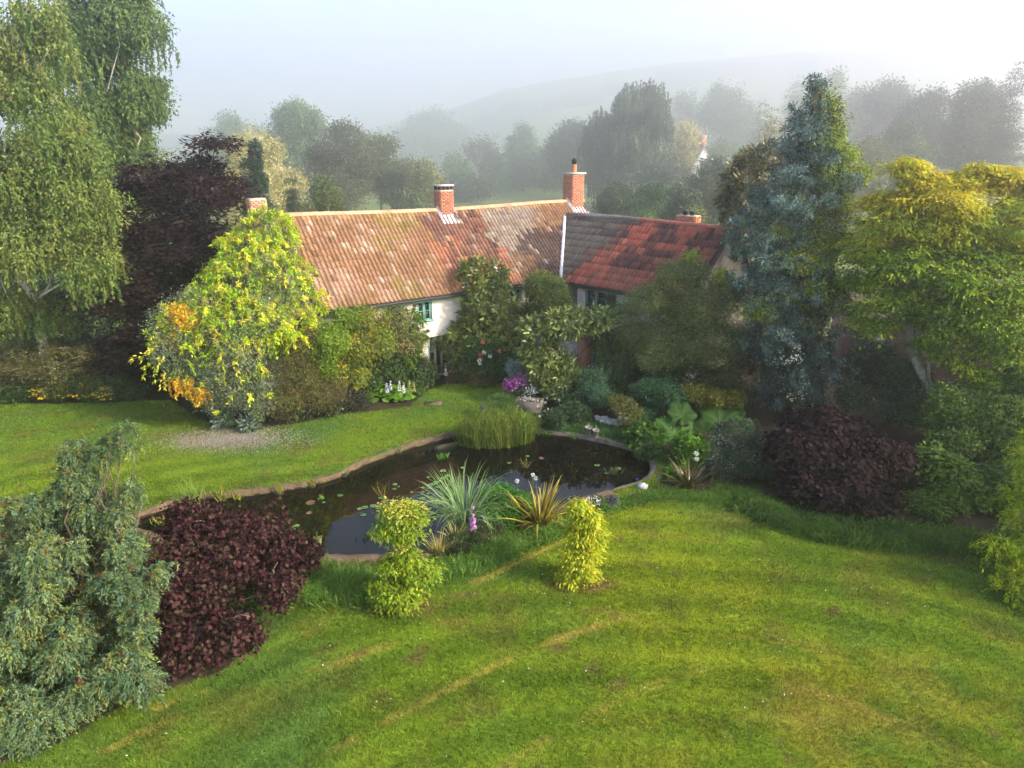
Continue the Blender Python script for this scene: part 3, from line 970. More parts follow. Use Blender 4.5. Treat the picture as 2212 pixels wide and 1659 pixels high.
# chimneys: courses of single bricks round a mortar core
BRICKS = [0]
def chimney(Mx, cx, cy, z0, z1, wx, wy, colr, seed, vary=.2):
    mb = MB(); mb.box((cx - wx / 2 + .012, cy - wy / 2 + .012, z0), (cx + wx / 2 - .012, cy + wy / 2 - .012, z1 - .002), Mx)
    ch = mb.build('chimney', M['mortar'], house)
    rr = random.Random(seed); rest = MB()
    n = int((z1 - z0) / .075); mesh_cache = {}
    for k in range(n):
        z = z0 + k * .075
        for side in range(4):
            Ls = wx if side % 2 == 0 else wy
            nb = max(2, round(Ls / .225)); bl = Ls / nb
            offs = (k % 2) * bl / 2
            x = -Ls / 2
            edges = [-Ls / 2] + [(-Ls / 2 + offs + i * bl) for i in range(0 if offs else 1, nb)] + [Ls / 2]
            edges = sorted({round(e, 4) for e in edges})
            for e0, e1 in zip(edges, edges[1:]):
                if e1 - e0 < .03: continue
                c = tuple(np.array(colr) * rr.uniform(1 - vary, 1 + vary) * np.array([1, rr.uniform(.8, 1.2), rr.uniform(.8, 1.2)]))
                if side == 0: R_ = Matrix.Translation((cx + (e0 + e1) / 2, cy - wy / 2, z))
                elif side == 2: R_ = Matrix.Translation((cx + (e0 + e1) / 2, cy + wy / 2, z))
                elif side == 1: R_ = Matrix.Translation((cx + wx / 2, cy + (e0 + e1) / 2, z)) @ Matrix.Rotation(math.pi / 2, 4, 'Z')
                else: R_ = Matrix.Translation((cx - wx / 2, cy + (e0 + e1) / 2, z)) @ Matrix.Rotation(math.pi / 2, 4, 'Z')
                w2 = round((e1 - e0) / 2 - .006, 3)
                if side in (0, 3) and BRICKS[0] < 290:
                    if w2 not in mesh_cache:
                        b2_ = MB(); b2_.box((-w2, -.014, .005), (w2, .014, .070)); mesh_cache[w2] = b2_.mesh('brick'); mesh_cache[w2].materials.append(M['brick'])
                    o = bpy.data.objects.new('brick', mesh_cache[w2]); COL.objects.link(o); o.parent = ch
                    o.matrix_local = Mx @ R_; o.color = (*c, 1); BRICKS[0] += 1
                else:
                    rest.box((-w2, -.014, .005), (w2, .014, .070), Mx @ R_, c)
    if rest.v: rest.build('brickwork', M['brick'], ch, kind='stuff')
    return ch
RED = (.40, .165, .10)
# the one through the main ridge
c1 = chimney(MH, 7.35, HD, HRIDGE - .45, HRIDGE + .80, .68, .56, RED, 1)
mb = MB()
for dx in (-.28, -.10, .10, .28):
    for dy in (-.22, .22): mb.box((7.35 + dx - .05, HD + dy - .05, HRIDGE + .80), (7.35 + dx + .05, HD + dy + .05, HRIDGE + .95), MH)
mb.build('cap_pier', M['underlay'], c1, kind='stuff')
mb = MB(); mb.box((7.35 - .36, HD - .30, HRIDGE + .952), (7.35 + .36, HD + .30, HRIDGE + 1.02), MH); mb.build('cap_slab', M['slab'], c1)
# the tall one at the far gable
c2 = chimney(MH, 15.0, HD, HRIDGE - .5, HRIDGE + 1.35, .78, .70, (.43, .18, .11), 2)
mb = MB(); mb.box((15 - .46, HD - .42, HRIDGE + 1.352), (15 + .46, HD + .42, HRIDGE + 1.42), MH); mb.build('cap_slab', M['slab'], c2)
pc = MH @ Vector((15, HD, HRIDGE + 1.42))
mb = MB(); mb.lathe([(.13, 0), (.15, .03), (.12, .08), (.14, .22), (.125, .36), (.14, .38), (.11, .40)], pc, 16); mb.build('chimney_pot', M['terracotta'], c2, smooth=True)
mb = MB(); mb.lathe([(.10, .40), (.13, .42), (.13, .55), (.16, .56), (.15, .60), (.05, .68), (.03, .70), (.0, .71)], pc, 16); mb.build('cowl', M['black'], c2, smooth=True)
# the low one behind the wing ridge, with two cowls
c3 = chimney(MW, 3.75, WD + .55, WRIDGE - .7, WRIDGE + .30, .95, .5, (.40, .17, .10), 3, .35)
for dx in (-.17, .17):
    pc = MW @ Vector((3.75 + dx, WD + .55, WRIDGE + .30))
    mb = MB(); mb.lathe([(.10, 0), (.10, .12), (.13, .13), (.12, .18), (0, .19)], pc, 12); mb.build('cowl', M['black'], c3, smooth=True)
# the one at the near gable, behind the wisteria
c4 = chimney(MH, -.88, HD, HRIDGE - .3, HRIDGE + .72, .62, .5, (.52, .27, .17), 4, .3)
# flashings round the feet of the two ridge chimneys
for cx_, ww, ch in ((7.35, .68, c1), (15.0, .78, c2)):
    mb = MB()
    a = slope_pt(MH, cx_ - ww / 2 - .16, .80, HD, HEAVE, HRIDGE, lift=.085); b_ = slope_pt(MH, cx_ + ww / 2 + .16, .80, HD, HEAVE, HRIDGE, lift=.085)
    c = slope_pt(MH, cx_ + ww / 2 + .06, .93, HD, HEAVE, HRIDGE, lift=.10); d = slope_pt(MH, cx_ - ww / 2 - .06, .93, HD, HEAVE, HRIDGE, lift=.10)
    mb.add([a, b_, c, d], [(0, 1, 2, 3)])
    for sg in (-1, 1):
        x0 = cx_ + sg * (ww / 2 + .015); x1 = cx_ + sg * (ww / 2 + .13)
        q = [slope_pt(MH, x1, .80, HD, HEAVE, HRIDGE, lift=.08), slope_pt(MH, x1, 1, HD, HEAVE, HRIDGE, lift=.08), slope_pt(MH, x0, 1, HD, HEAVE, HRIDGE, lift=.24), slope_pt(MH, x0, .84, HD, HEAVE, HRIDGE, lift=.24)]
        mb.add(q, [(0, 1, 2, 3)])
    mb.build('flashing', M['lead'], ch)
# white flue through the lower slope, above the big-leaved shrub
fp = None
for s in np.linspace(6, 11, 200):
    for t in np.linspace(.1, .6, 60):
        p = slope_pt(MH, s, t, HD, HEAVE, HRIDGE)
        q = p - Vector((0, 0, CAMZ)); dz = q.y * math.cos(PITCH) - q.z * math.sin(PITCH); vy = q.y * math.sin(PITCH) + q.z * math.cos(PITCH)
        e = abs(CX + F * q.x / dz - 1068) + abs(CY - F * vy / dz - 588)
        if fp is None or e < fp[0]: fp = (e, p)
fl = empty('flue', (0, 0, 0)); fl.parent = house
mb = MB(); mb.lathe([(.05, -.1), (.05, .52), (.06, .53), (.06, .58), (0, .59)], fp[1], 12); mb.build('flue_pipe', M['white'], fl, smooth=True)
mb = MB(); mb.lathe([(.20, -.12), (.17, .0), (.07, .22)], fp[1], 12); mb.build('flue_collar', M['white'], fl, smooth=True)

# ------------------------------------------------------------------ trees and shrubs of the garden
def C(*a): return [tuple(x) for x in a]
BIRCH = C((.13, .20, .04), (.175, .23, .045), (.10, .165, .035), (.20, .22, .05))
plant('birch_tree', 'tall weeping birch with pale forked stem, hanging over the lawn border nearest the left edge', 'tree',
      [BL(85, 40, 25, 50, 70), BL(40, 110, 25, 50, 60), BL(110, 130, 25, 46, 60), BL(50, 200, 25, 80, 80), BL(-70, 150, 26, 100, 170), BL(125, 320, 25, 90, 90), BL(40, 400, 25, 110, 110), BL(170, 440, 25, 75, 100),
       BL(90, 540, 25, 120, 110), BL(210, 590, 24.6, 48, 90), BL(-90, 480, 26, 110, 230), BL(60, 680, 26, 110, 60)],
      base=(P(112, 800, 26).x, 26, 0), trunk=.20, bark='pale_bark', limbs=12, topz=12.5, seed=21, group='weeping birches',
      layers=[dict(name='foliage', n=2900, m=34, R=.42, L=.12, W=.075, cols=BIRCH, style='clump', droop=.9, shape='tri', lump=.3, cl=.5, cov=1.3, shell=(.5, 1.15)),
              dict(name='hanging_foliage', n=2100, m=30, R=.6, L=.12, W=.065, cols=BIRCH, style='weep', shape='tri', lump=.3, cl=.5, cov=1.0)])
plant('birch_tree', 'taller weeping birch with slim white stem standing behind the first birch, above the purple beech', 'tree',
      [BL(225, -60, 34, 105, 90), BL(275, 70, 34, 78, 100), BL(190, 120, 34, 85, 120), BL(315, 215, 34, 46, 75), BL(235, 270, 34, 95, 100), BL(160, 380, 35, 90, 120), BL(270, 330, 34, 60, 60)],
      base=(P(262, 400, 35).x, 35, 0), trunk=.24, bark='pale_bark', limbs=10, topz=19, seed=22, group='weeping birches',
      layers=[dict(name='foliage', n=2500, m=34, R=.5, L=.15, W=.09, cols=C((.11, .18, .045), (.14, .21, .05), (.08, .14, .04)), style='clump', droop=.9, shape='tri', lump=.3, cl=.62, cov=1.2, shell=(.5, 1.15)),
              dict(name='hanging_foliage', n=1700, m=30, R=.7, L=.15, W=.08, cols=C((.11, .18, .045), (.14, .21, .05), (.08, .14, .04)), style='weep', shape='tri', lump=.3, cl=.6, cov=1.0)])
COPPER = C((.026, .013, .016), (.034, .018, .017), (.017, .010, .013), (.045, .024, .020))
plant('copper_beech', 'broad dark purple leaved tree between the birches and the yellow wisteria', 'tree',
      [BL(462, 305, 28, 36, 22), BL(400, 372, 28, 80, 50), BL(325, 405, 28, 50, 45), BL(465, 420, 28, 72, 60), BL(320, 480, 28, 90, 90), BL(430, 540, 27.5, 90, 95), BL(290, 620, 27, 75, 120),
       BL(380, 700, 27, 95, 120), BL(290, 780, 26.4, 70, 80), BL(350, 820, 26, 60, 45)],
      base=(P(330, 850, 27.5).x, 27.5, 0), trunk=.32, limbs=10, topz=8, seed=23,
      layers=[dict(n=1900, m=42, R=.75, L=.20, W=.11, cols=COPPER, style='fan', shape='tri', material='dark', lump=.25, shell=(.6, 1.1), vjit=.45),
              dict(name='green_shoots', n=26, m=24, R=.35, L=.15, W=.07, cols=C((.16, .20, .03)), style='clump', shape='tri', shell=(.95, 1.05))])
plant('laurel_hedge', 'misty green shrubs filling the gap beneath the left birch', 'hedge',
      [BL(0, 650, 32, 130, 110), BL(150, 700, 31, 110, 90), BL(-180, 600, 33, 130, 160)], base=(-24, 32, 0),
      layers=[dict(name='foliage', n=520, m=40, R=.8, L=.22, W=.12, cols=C((.05, .085, .035), (.035, .06, .03)), style='clump')])
plant('olive_brown_shrub', 'rounded olive brown shrub behind the yellow flower bed', 'shrub',
      [BL(60, 785, 25.3, 90, 55), BL(160, 790, 25.3, 75, 60), BL(-40, 800, 25.4, 80, 50)], base=(P(90, 850, 25.6).x, 25.6, 0),
      layers=[dict(name='foliage', n=620, m=30, R=.4, L=.12, W=.06, cols=C((.15, .14, .05), (.11, .12, .04), (.18, .16, .06)), style='fan')])
yb = [BL(105, 848, 24.2, 34, 17), BL(150, 840, 24.3, 40, 22), BL(195, 842, 24.3, 36, 22), BL(225, 850, 24.1, 22, 16)]
plant('yellow_flowering_plant', 'low green mound covered in small yellow flowers beside the lawn', 'plant', yb, base=(P(160, 862, 24.2).x, 24.2, 0),
      layers=[dict(name='foliage', n=260, m=26, R=.22, L=.11, W=.045, cols=C((.05, .09, .03), (.08, .12, .03)), style='clump'),
              dict(name='flowers', n=430, m=3, R=.06, L=.075, W=.075, cols=C((.72, .52, .03), (.75, .45, .02)), style='fan', shape='round', material='flower', shell=(1.0, 1.12))])
plant('border_shrub', 'small dark green bush at the foot of the purple tree', 'shrub', [BL(255, 838, 24.6, 24, 28), BL(285, 850, 24.6, 26, 18)],
      layers=[dict(name='foliage', n=160, m=26, R=.25, L=.10, W=.04, cols=C((.04, .075, .04), (.06, .10, .03)), style='clump')])
plant('border_shrub', 'low leafy green clump left of the yellow flowers, at the lawn corner', 'shrub', [BL(20, 850, 24.3, 45, 18), BL(60, 838, 24.5, 26, 18)],
      layers=[dict(name='foliage', n=190, m=20, R=.28, L=.16, W=.08, cols=C((.06, .11, .025), (.04, .075, .02)), style='fan')])

# wisteria over the near gable
SILV = C((.21, .25, .135), (.26, .30, .18), (.15, .19, .10))
WGOLD = C((.56, .60, .03), (.46, .56, .03), (.34, .50, .025), (.62, .58, .06), (.22, .36, .02))
wb = [BL(575, 492, 25.4, 46, 40), BL(560, 545, 25.0, 75, 55), BL(520, 610, 24.2, 80, 60), BL(600, 610, 24.4, 62, 70), BL(470, 660, 23.4, 72, 50), BL(575, 690, 23.2, 85, 70), BL(410, 690, 22.8, 60, 50),
      BL(650, 665, 23.7, 36, 55), BL(500, 720, 22.8, 80, 60), BL(368, 730, 22.4, 34, 50)]
plant('wisteria', 'huge yellow green wisteria climbing over the near gable and chimney of the farmhouse', 'climber', wb,
      base=(P(560, 900, 23.4).x, 23.4, 0), trunk=.12, limbs=10, topz=5.2, seed=31,
      layers=[dict(name='foliage', n=2500, m=26, R=.38, L=.135, W=.05, cols=WGOLD, style='feather', shape='kite', droop=.7, shell=(.68, 1.15), lump=.25, vjit=.38),
              dict(name='grey_foliage', n=850, m=34, R=.34, L=.085, W=.035, cols=SILV, style='clump', shape='kite', shell=(.8, 1.08), lump=.2),
              dict(name='lilac_flowers', n=60, m=26, R=.38, L=.05, W=.045, cols=C((.42, .33, .46), (.5, .43, .5)), style='weep', shape='tri', material='flower', shell=(.95, 1.1))])
plant('silver_shrub', 'tall grey green shrub bulging at the foot of the wisteria, touching the lawn', 'shrub',
      [BL(505, 770, 22.4, 78, 85), BL(400, 755, 22.3, 62, 65), BL(535, 850, 21.9, 48, 60), BL(480, 850, 22.0, 45, 60), BL(430, 800, 22.2, 45, 45), BL(350, 700, 22.6, 24, 50)],
      base=(P(500, 910, 22.2).x, 22.2, 0), trunk=.10, limbs=5, topz=2.0, seed=32,
      layers=[dict(name='foliage', n=1500, m=34, R=.30, L=.085, W=.036, cols=SILV + C((.095, .13, .07)), style='clump', shape='kite', lump=.16, vjit=.3),
              dict(name='lime_shoots', n=110, m=20, R=.4, L=.14, W=.05, cols=WGOLD, style='feather', shape='kite', droop=.6, shell=(1.0, 1.15))])
plant('golden_climber', 'orange yellow creeper patch on the left flank of the grey shrub', 'climber', [BL(388, 690, 22.0, 22, 30), BL(372, 740, 21.9, 16, 20)],
      layers=[dict(name='foliage', n=110, m=24, R=.26, L=.09, W=.05, cols=C((.62, .36, .02), (.60, .44, .03), (.5, .27, .02)), style='clump', shape='kite')])
plant('golden_climber', 'lower orange yellow creeper spray dangling above the shaded lawn', 'climber', [BL(392, 828, 21.4, 26, 22), BL(428, 846, 21.2, 26, 16)],
      layers=[dict(name='foliage', n=120, m=26, R=.26, L=.09, W=.05, cols=C((.62, .36, .02), (.62, .46, .03), (.5, .27, .02)), style='weep', shape='kite')])
TWIG = C((.15, .12, .04), (.11, .12, .035), (.10, .07, .03), (.14, .17, .04))
plant('brown_twiggy_shrub', 'brown twiggy shrub in the shade below the wisteria, right of the grey shrub', 'shrub',
      [BL(640, 800, 22.9, 55, 55), BL(610, 860, 22.4, 42, 40), BL(690, 850, 23.0, 50, 48), BL(660, 740, 23.4, 45, 50)], trunk=.06, limbs=6, topz=1.5, seed=33,
      layers=[dict(name='foliage', n=950, m=30, R=.32, L=.085, W=.03, cols=TWIG, style='clump', shape='tri', vjit=.4)])
LIMEG = [(.17, .27, .02), (.21, .31, .025), (.11, .19, .02)]
plant('wall_climber', 'bright lime green climber hanging beside the corner of the cream wall', 'climber',
      [BL(712, 750, 23.4, 32, 52), BL(700, 795, 23.2, 20, 30), BL(742, 690, 24.2, 30, 24)], trunk=.04, limbs=3, topz=2, seed=34,
      layers=[dict(name='foliage', n=420, m=26, R=.24, L=.095, W=.05, cols=LIMEG, style='clump', shape='kite')])
plant('wall_shrub', 'tall yellowing green shrub against the cream wall below the green gutter', 'shrub',
      [BL(790, 700, 25.0, 50, 36), BL(770, 750, 24.5, 45, 45), BL(815, 740, 25.0, 34, 45), BL(760, 810, 24.2, 42, 42), BL(725, 800, 23.9, 30, 40)], trunk=.06, limbs=6, topz=2.2, seed=35,
      layers=[dict(name='foliage', n=800, m=28, R=.28, L=.09, W=.045, cols=C((.16, .24, .03), (.26, .29, .03), (.12, .19, .03), (.16, .13, .03)), style='clump', shape='kite', vjit=.35),
              dict(name='golden_tips', n=70, m=20, R=.2, L=.09, W=.05, cols=C((.55, .33, .03), (.45, .36, .03)), style='clump', shape='kite', shell=(1, 1.1))])
plant('cream_climber', 'cream flecked climber reaching the gutter left of the first casement window', 'climber',
      [BL(850, 690, 26.2, 32, 34), BL(868, 740, 26.1, 36, 34), BL(845, 660, 26.4, 22, 18)], trunk=.04, limbs=4, topz=2.6, seed=36,
      layers=[dict(name='foliage', n=420, m=26, R=.25, L=.10, W=.05, cols=C((.14, .18, .05), (.10, .14, .03), (.28, .24, .10)), style='clump', shape='kite')])
plant('window_climber', 'green leafy climber under and beside the first casement window', 'climber',
      [BL(876, 690, 26.7, 22, 26), BL(900, 725, 27.0, 34, 18), BL(955, 722, 28.0, 30, 20), BL(880, 765, 26.3, 26, 30)], trunk=.04, limbs=4, topz=2.6, seed=37,
      layers=[dict(name='foliage', n=520, m=24, R=.25, L=.14, W=.05, cols=C((.11, .20, .02), (.15, .24, .02), (.075, .13, .02)), style='feather', shape='kite', droop=.6)])
plant('border_bush', 'dark leafy bush in the border left of the garden door', 'shrub', [BL(892, 800, 26.2, 38, 34), BL(910, 832, 25.6, 26, 20), BL(862, 812, 25.7, 26, 26), BL(795, 812, 24.8, 34, 34), BL(825, 790, 25.3, 30, 40)],
      layers=[dict(name='foliage', n=420, m=24, R=.25, L=.13, W=.06, cols=C((.05, .10, .025), (.035, .07, .02), (.07, .12, .03)), style='clump', shape='kite')])
plant('border_bush', 'grey green bush with yellow stalks beside the bright leaf clump', 'shrub', [BL(905, 858, 25.0, 24, 14), BL(872, 842, 25.2, 26, 14)],
      layers=[dict(name='foliage', n=190, m=24, R=.22, L=.13, W=.04, cols=C((.10, .18, .03), (.07, .12, .03)), style='clump', shape='kite')])
plant('border_bush', 'low mixed dark planting with blue and yellow specks on the lawn edge', 'shrub', [BL(700, 880, 23.0, 45, 16), BL(760, 868, 23.6, 34, 20), BL(640, 895, 22.5, 40, 14)],
      layers=[dict(name='foliage', n=420, m=24, R=.22, L=.09, W=.04, cols=C((.05, .085, .03), (.035, .05, .025), (.05, .03, .03)), style='clump'),
              dict(name='blue_flowers', n=26, m=6, R=.10, L=.05, W=.05, cols=C((.20, .28, .60)), style='fan', material='flower', shell=(1, 1.1)),
              dict(name='yellow_flowers', n=18, m=5, R=.10, L=.06, W=.06, cols=C((.65, .55, .03)), style='fan', material='flower', shell=(1, 1.1))])

# big-leaved evergreens: the leaves that show largest are parts
def big_leaf(name, label, cat, blobs, n, m, R, L, W, cols, base, trunk, seed, style='tuft', material='gloss', shape='long', limbs=7, topz=None, ns=280, extra=(), droop=.2, lump=.15):
    root = plant(name, label, cat, blobs, base=base, trunk=trunk, limbs=limbs, topz=topz, seed=seed, layers=extra)
    rng = np.random.default_rng(seed)
    off = np.array(root.location)
    bl = [(tuple(np.array(b[0]) - off), b[1], b[2]) for b in blobs]
    c, on = blob_points(rng, bl, n, (.72, 1.08), lump)
    p, ax, nr_, i = spray(rng, c, on, m, R, style, droop)
    k = p[:, 2] > .03
    p, ax, nr_, i = p[k], ax[k], nr_[k], i[k]
    cc = mixcols(rng, cols, i, len(c))
    k = len(p)
    ln = L * rng.uniform(.7, 1.2, k); wd = W * rng.uniform(.8, 1.2, k)
    # largest in view: towards the camera and on the near side
    wp = p + off; tocam = nrm(np.array([0, 0, CAMZ]) - wp)
    face = (on[i] * tocam).sum(1) + rng.uniform(0, .25, k)
    sel = np.zeros(k, bool); sel[np.argsort(-face)[:ns]] = True
    me = leaf_mesh('leaves', p[~sel], ax[~sel], nr_[~sel], ln[~sel], wd[~sel], cc[~sel], shape)
    link('leaves', me, M[material], root, 'stuff')
    T, Fc = TEMPL[shape]
    mb = MB(); mb.add([(x * L, y * W, z * L) for x, y, z in T], Fc); lm = mb.mesh('leaf'); lm.materials.append(M[material])
    axn = nrm(ax); sd = nrm(np.cross(axn, nr_)); n_ = np.cross(sd, axn)
    for j in np.nonzero(sel)[0]:
        o = bpy.data.objects.new('leaf', lm); COL.objects.link(o); o.parent = root
        s = ln[j] / L
        o.matrix_local = Matrix(((axn[j][0] * s, sd[j][0] * s, n_[j][0] * s, p[j][0]), (axn[j][1] * s, sd[j][1] * s, n_[j][1] * s, p[j][1]), (axn[j][2] * s, sd[j][2] * s, n_[j][2] * s, p[j][2]), (0, 0, 0, 1)))
        o.color = (*cc[j], 1)
    return root
MAG = C((.105, .150, .025), (.14, .185, .03), (.075, .11, .02), (.19, .21, .03))
big_leaf('magnolia', 'big glossy leaved evergreen rising above the gutter in front of the white flue', 'tree',
         [BL(1030, 605, 28.0, 34, 42), BL(1070, 608, 28.2, 24, 34), BL(1058, 665, 27.9, 55, 45), BL(1050, 730, 27.6, 72, 50), BL(1082, 735, 27.5, 42, 50), BL(1000, 750, 27.4, 34, 45), BL(1060, 785, 27.3, 62, 28)],
         760, 11, .26, .27, .085, MAG, (P(1055, 815, 27.7).x, 27.7, 0), .12, 41, topz=4.5)
WCL = C((.15, .20, .04), (.20, .24, .05), (.10, .14, .03), (.24, .27, .06))
big_leaf('loquat_climber', 'large leaved climber sprawling over the grey garden wall with twisted bare stems', 'climber',
         [BL(1225, 697, 24.9, 62, 20), BL(1290, 688, 24.8, 42, 16), BL(1165, 720, 24.9, 32, 34), BL(1180, 790, 24.6, 44, 42), BL(1215, 820, 24.3, 42, 34), BL(1160, 760, 24.8, 26, 40)],
         520, 10, .25, .26, .085, WCL, (P(1200, 850, 24.8).x, 24.75, 0), .06, 42, topz=2.8, limbs=9)
gw = empty('garden_wall', (P(1240, 800, 25.4).x, 25.4, 0)); tag(gw, 'grey rendered garden wall with brick pier, half hidden by the large leaved climber', 'wall')
mb = MB(); mb.box((-1.7, -.15, -.1), (1.75, .15, 2.62)); mb.build('wall_panel', mat('bluegrey_render', (.36, .37, .38), rough=.9, ns=2, na=.25, ns2=12, na2=.15), gw)
mb = MB(); mb.box((.1, -.28, -.1), (.62, -.152, 2.4)); mb.build('pier', M['brick'], gw).color = (.36, .16, .10, 1)
mb = MB(); mb.box((-1.8, -.22, 2.622), (1.85, .22, 2.70)); mb.build('coping', M['slab'], gw)

plant('small_tree', 'small yellow green tree in the courtyard corner between the house and its wing', 'tree',
      [BL(1180, 632, 28.6, 40, 36), BL(1195, 665, 28.2, 36, 40), BL(1165, 680, 28.5, 36, 34), BL(1195, 705, 28.2, 42, 22)], trunk=.08, limbs=7, topz=3.6, seed=43,
      layers=[dict(n=780, m=26, R=.28, L=.11, W=.055, cols=C((.13, .19, .03), (.17, .22, .035), (.085, .13, .025)), style='clump', shape='kite')])
plant('courtyard_shrub', 'dark green shrub behind the small courtyard tree under the second window', 'shrub', [BL(1140, 690, 29.4, 30, 26), BL(1138, 720, 28.8, 30, 26)],
      layers=[dict(name='foliage', n=300, m=24, R=.28, L=.10, W=.05, cols=C((.04, .07, .025), (.06, .09, .03)), style='clump')])
plant('courtyard_shrub', 'purplish dark shrub under the three light window of the wing', 'shrub', [BL(1238, 680, 28.0, 18, 14), BL(1285, 684, 27.2, 40, 10)],
      layers=[dict(name='foliage', n=330, m=24, R=.26, L=.09, W=.045, cols=C((.035, .035, .035), (.045, .05, .03)), style='clump')])
plant('wing_climber', 'thin green climber on the white wall right of the three light window', 'climber', [BL(1318, 655, 28.7, 10, 24), BL(1335, 668, 28.0, 12, 14)],
      layers=[dict(name='foliage', n=60, m=22, R=.2, L=.09, W=.045, cols=C((.05, .09, .03)), style='clump')])
OLV = C((.14, .18, .05), (.11, .15, .04), (.19, .21, .06), (.08, .11, .03))
plant('olive_tree', 'large fine leaved dark olive tree hiding the lower end of the wing roof', 'tree',
      [BL(1480, 598, 24.6, 62, 40), BL(1410, 660, 24.4, 62, 50), BL(1500, 680, 24.3, 85, 65), BL(1560, 645, 24.8, 40, 52), BL(1450, 745, 24.0, 85, 55), BL(1545, 745, 24.0, 65, 55), BL(1370, 730, 24.4, 40, 45)],
      base=(P(1455, 880, 24.2).x, 24.2, 0), trunk=.16, limbs=12, topz=4.4, seed=44,
      layers=[dict(n=2300, m=34, R=.33, L=.085, W=.035, cols=OLV, style='clump', shape='tri', lump=.2, shell=(.6, 1.1), vjit=.35),
              dict(name='lime_shoots', blobs=[BL(1497, 556, 24.5, 11, 9), BL(1562, 600, 24.7, 16, 14)], n=46, m=20, R=.22, L=.12, W=.05, cols=C((.30, .36, .03)), style='clump', shape='kite')])
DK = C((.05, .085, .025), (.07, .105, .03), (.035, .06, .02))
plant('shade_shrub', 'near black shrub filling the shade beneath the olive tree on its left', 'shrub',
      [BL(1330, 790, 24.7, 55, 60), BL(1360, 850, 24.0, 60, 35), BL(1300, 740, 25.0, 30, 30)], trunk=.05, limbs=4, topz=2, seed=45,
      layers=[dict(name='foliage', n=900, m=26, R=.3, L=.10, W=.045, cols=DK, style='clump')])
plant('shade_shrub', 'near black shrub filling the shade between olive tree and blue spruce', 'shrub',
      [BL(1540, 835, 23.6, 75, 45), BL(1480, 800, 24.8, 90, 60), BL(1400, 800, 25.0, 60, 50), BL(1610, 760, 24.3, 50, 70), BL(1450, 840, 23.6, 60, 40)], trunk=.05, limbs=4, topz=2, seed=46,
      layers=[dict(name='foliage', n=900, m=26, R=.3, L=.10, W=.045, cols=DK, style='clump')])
plant('teal_shrub', 'blue green feathery shrub above the low rockery', 'shrub', [BL(1280, 850, 22.9, 30, 34), BL(1285, 815, 23.3, 22, 20)],
      layers=[dict(name='foliage', n=300, m=26, R=.25, L=.09, W=.03, cols=C((.05, .12, .06), (.07, .14, .07)), style='clump')])
plant('teal_shrub', 'dark green layered shrub below the olive tree, left of the giant leaves', 'shrub', [BL(1415, 850, 22.4, 52, 34), BL(1400, 895, 21.8, 36, 22)],
      layers=[dict(name='foliage', n=480, m=24, R=.28, L=.11, W=.045, cols=C((.035, .10, .045), (.05, .12, .045)), style='fan', shape='kite')])
plant('yellow_shrub', 'yellow green shrub behind the giant leaves', 'shrub', [BL(1490, 855, 22.2, 30, 20), BL(1530, 862, 22.2, 34, 18), BL(1580, 865, 22.2, 24, 18)],
      layers=[dict(name='foliage', n=330, m=18, R=.2, L=.09, W=.05, cols=C((.15, .15, .012), (.20, .17, .015), (.08, .10, .015)), style='clump', shape='kite')])
plant('pale_shrub', 'sparse pale yellow green shrub above the white rockery stones', 'shrub', [BL(1340, 882, 21.8, 34, 22), BL(1365, 905, 21.3, 20, 18)],
      layers=[dict(name='foliage', n=190, m=18, R=.25, L=.08, W=.035, cols=C((.14, .16, .03), (.09, .08, .035), (.20, .22, .04)), style='tuft', shape='kite')])
plant('lush_plant', 'fresh green leafy plant on the pond bank left of the giant leaves', 'plant', [BL(1385, 945, 20.2, 34, 30), BL(1370, 985, 19.6, 26, 22), BL(1430, 1000, 19.2, 26, 26)],
      layers=[dict(name='foliage', n=380, m=18, R=.26, L=.13, W=.06, cols=C((.06, .15, .015), (.09, .20, .02), (.04, .10, .015)), style='feather', shape='kite', droop=.5)])
plant('lush_plant', 'bright green ferny plant in front of the giant leaves beside the dark flax', 'plant', [BL(1495, 975, 18.6, 32, 34), BL(1470, 1020, 18.0, 28, 24)],
      layers=[dict(name='foliage', n=360, m=20, R=.26, L=.12, W=.05, cols=C((.10, .22, .015), (.14, .28, .02), (.06, .15, .015)), style='feather', shape='kite', droop=.5)])
plant('silver_leaf_shrub', 'grey green willowy shrub with silvery shoots, left of the purple hazel', 'shrub', [BL(1590, 950, 18.7, 52, 40), BL(1570, 1000, 18.0, 48, 40), BL(1630, 1000, 18.0, 26, 40)],
      trunk=.05, limbs=5, topz=1.2, seed=47,
      layers=[dict(name='foliage', n=620, m=26, R=.26, L=.10, W=.026, cols=C((.055, .085, .045), (.04, .065, .03), (.09, .12, .075)), style='tuft', shape='kite'),
              dict(name='silver_shoots', n=42, m=18, R=.32, L=.10, W=.022, cols=C((.34, .38, .32)), style='tuft', shape='kite', shell=(1, 1.12))])

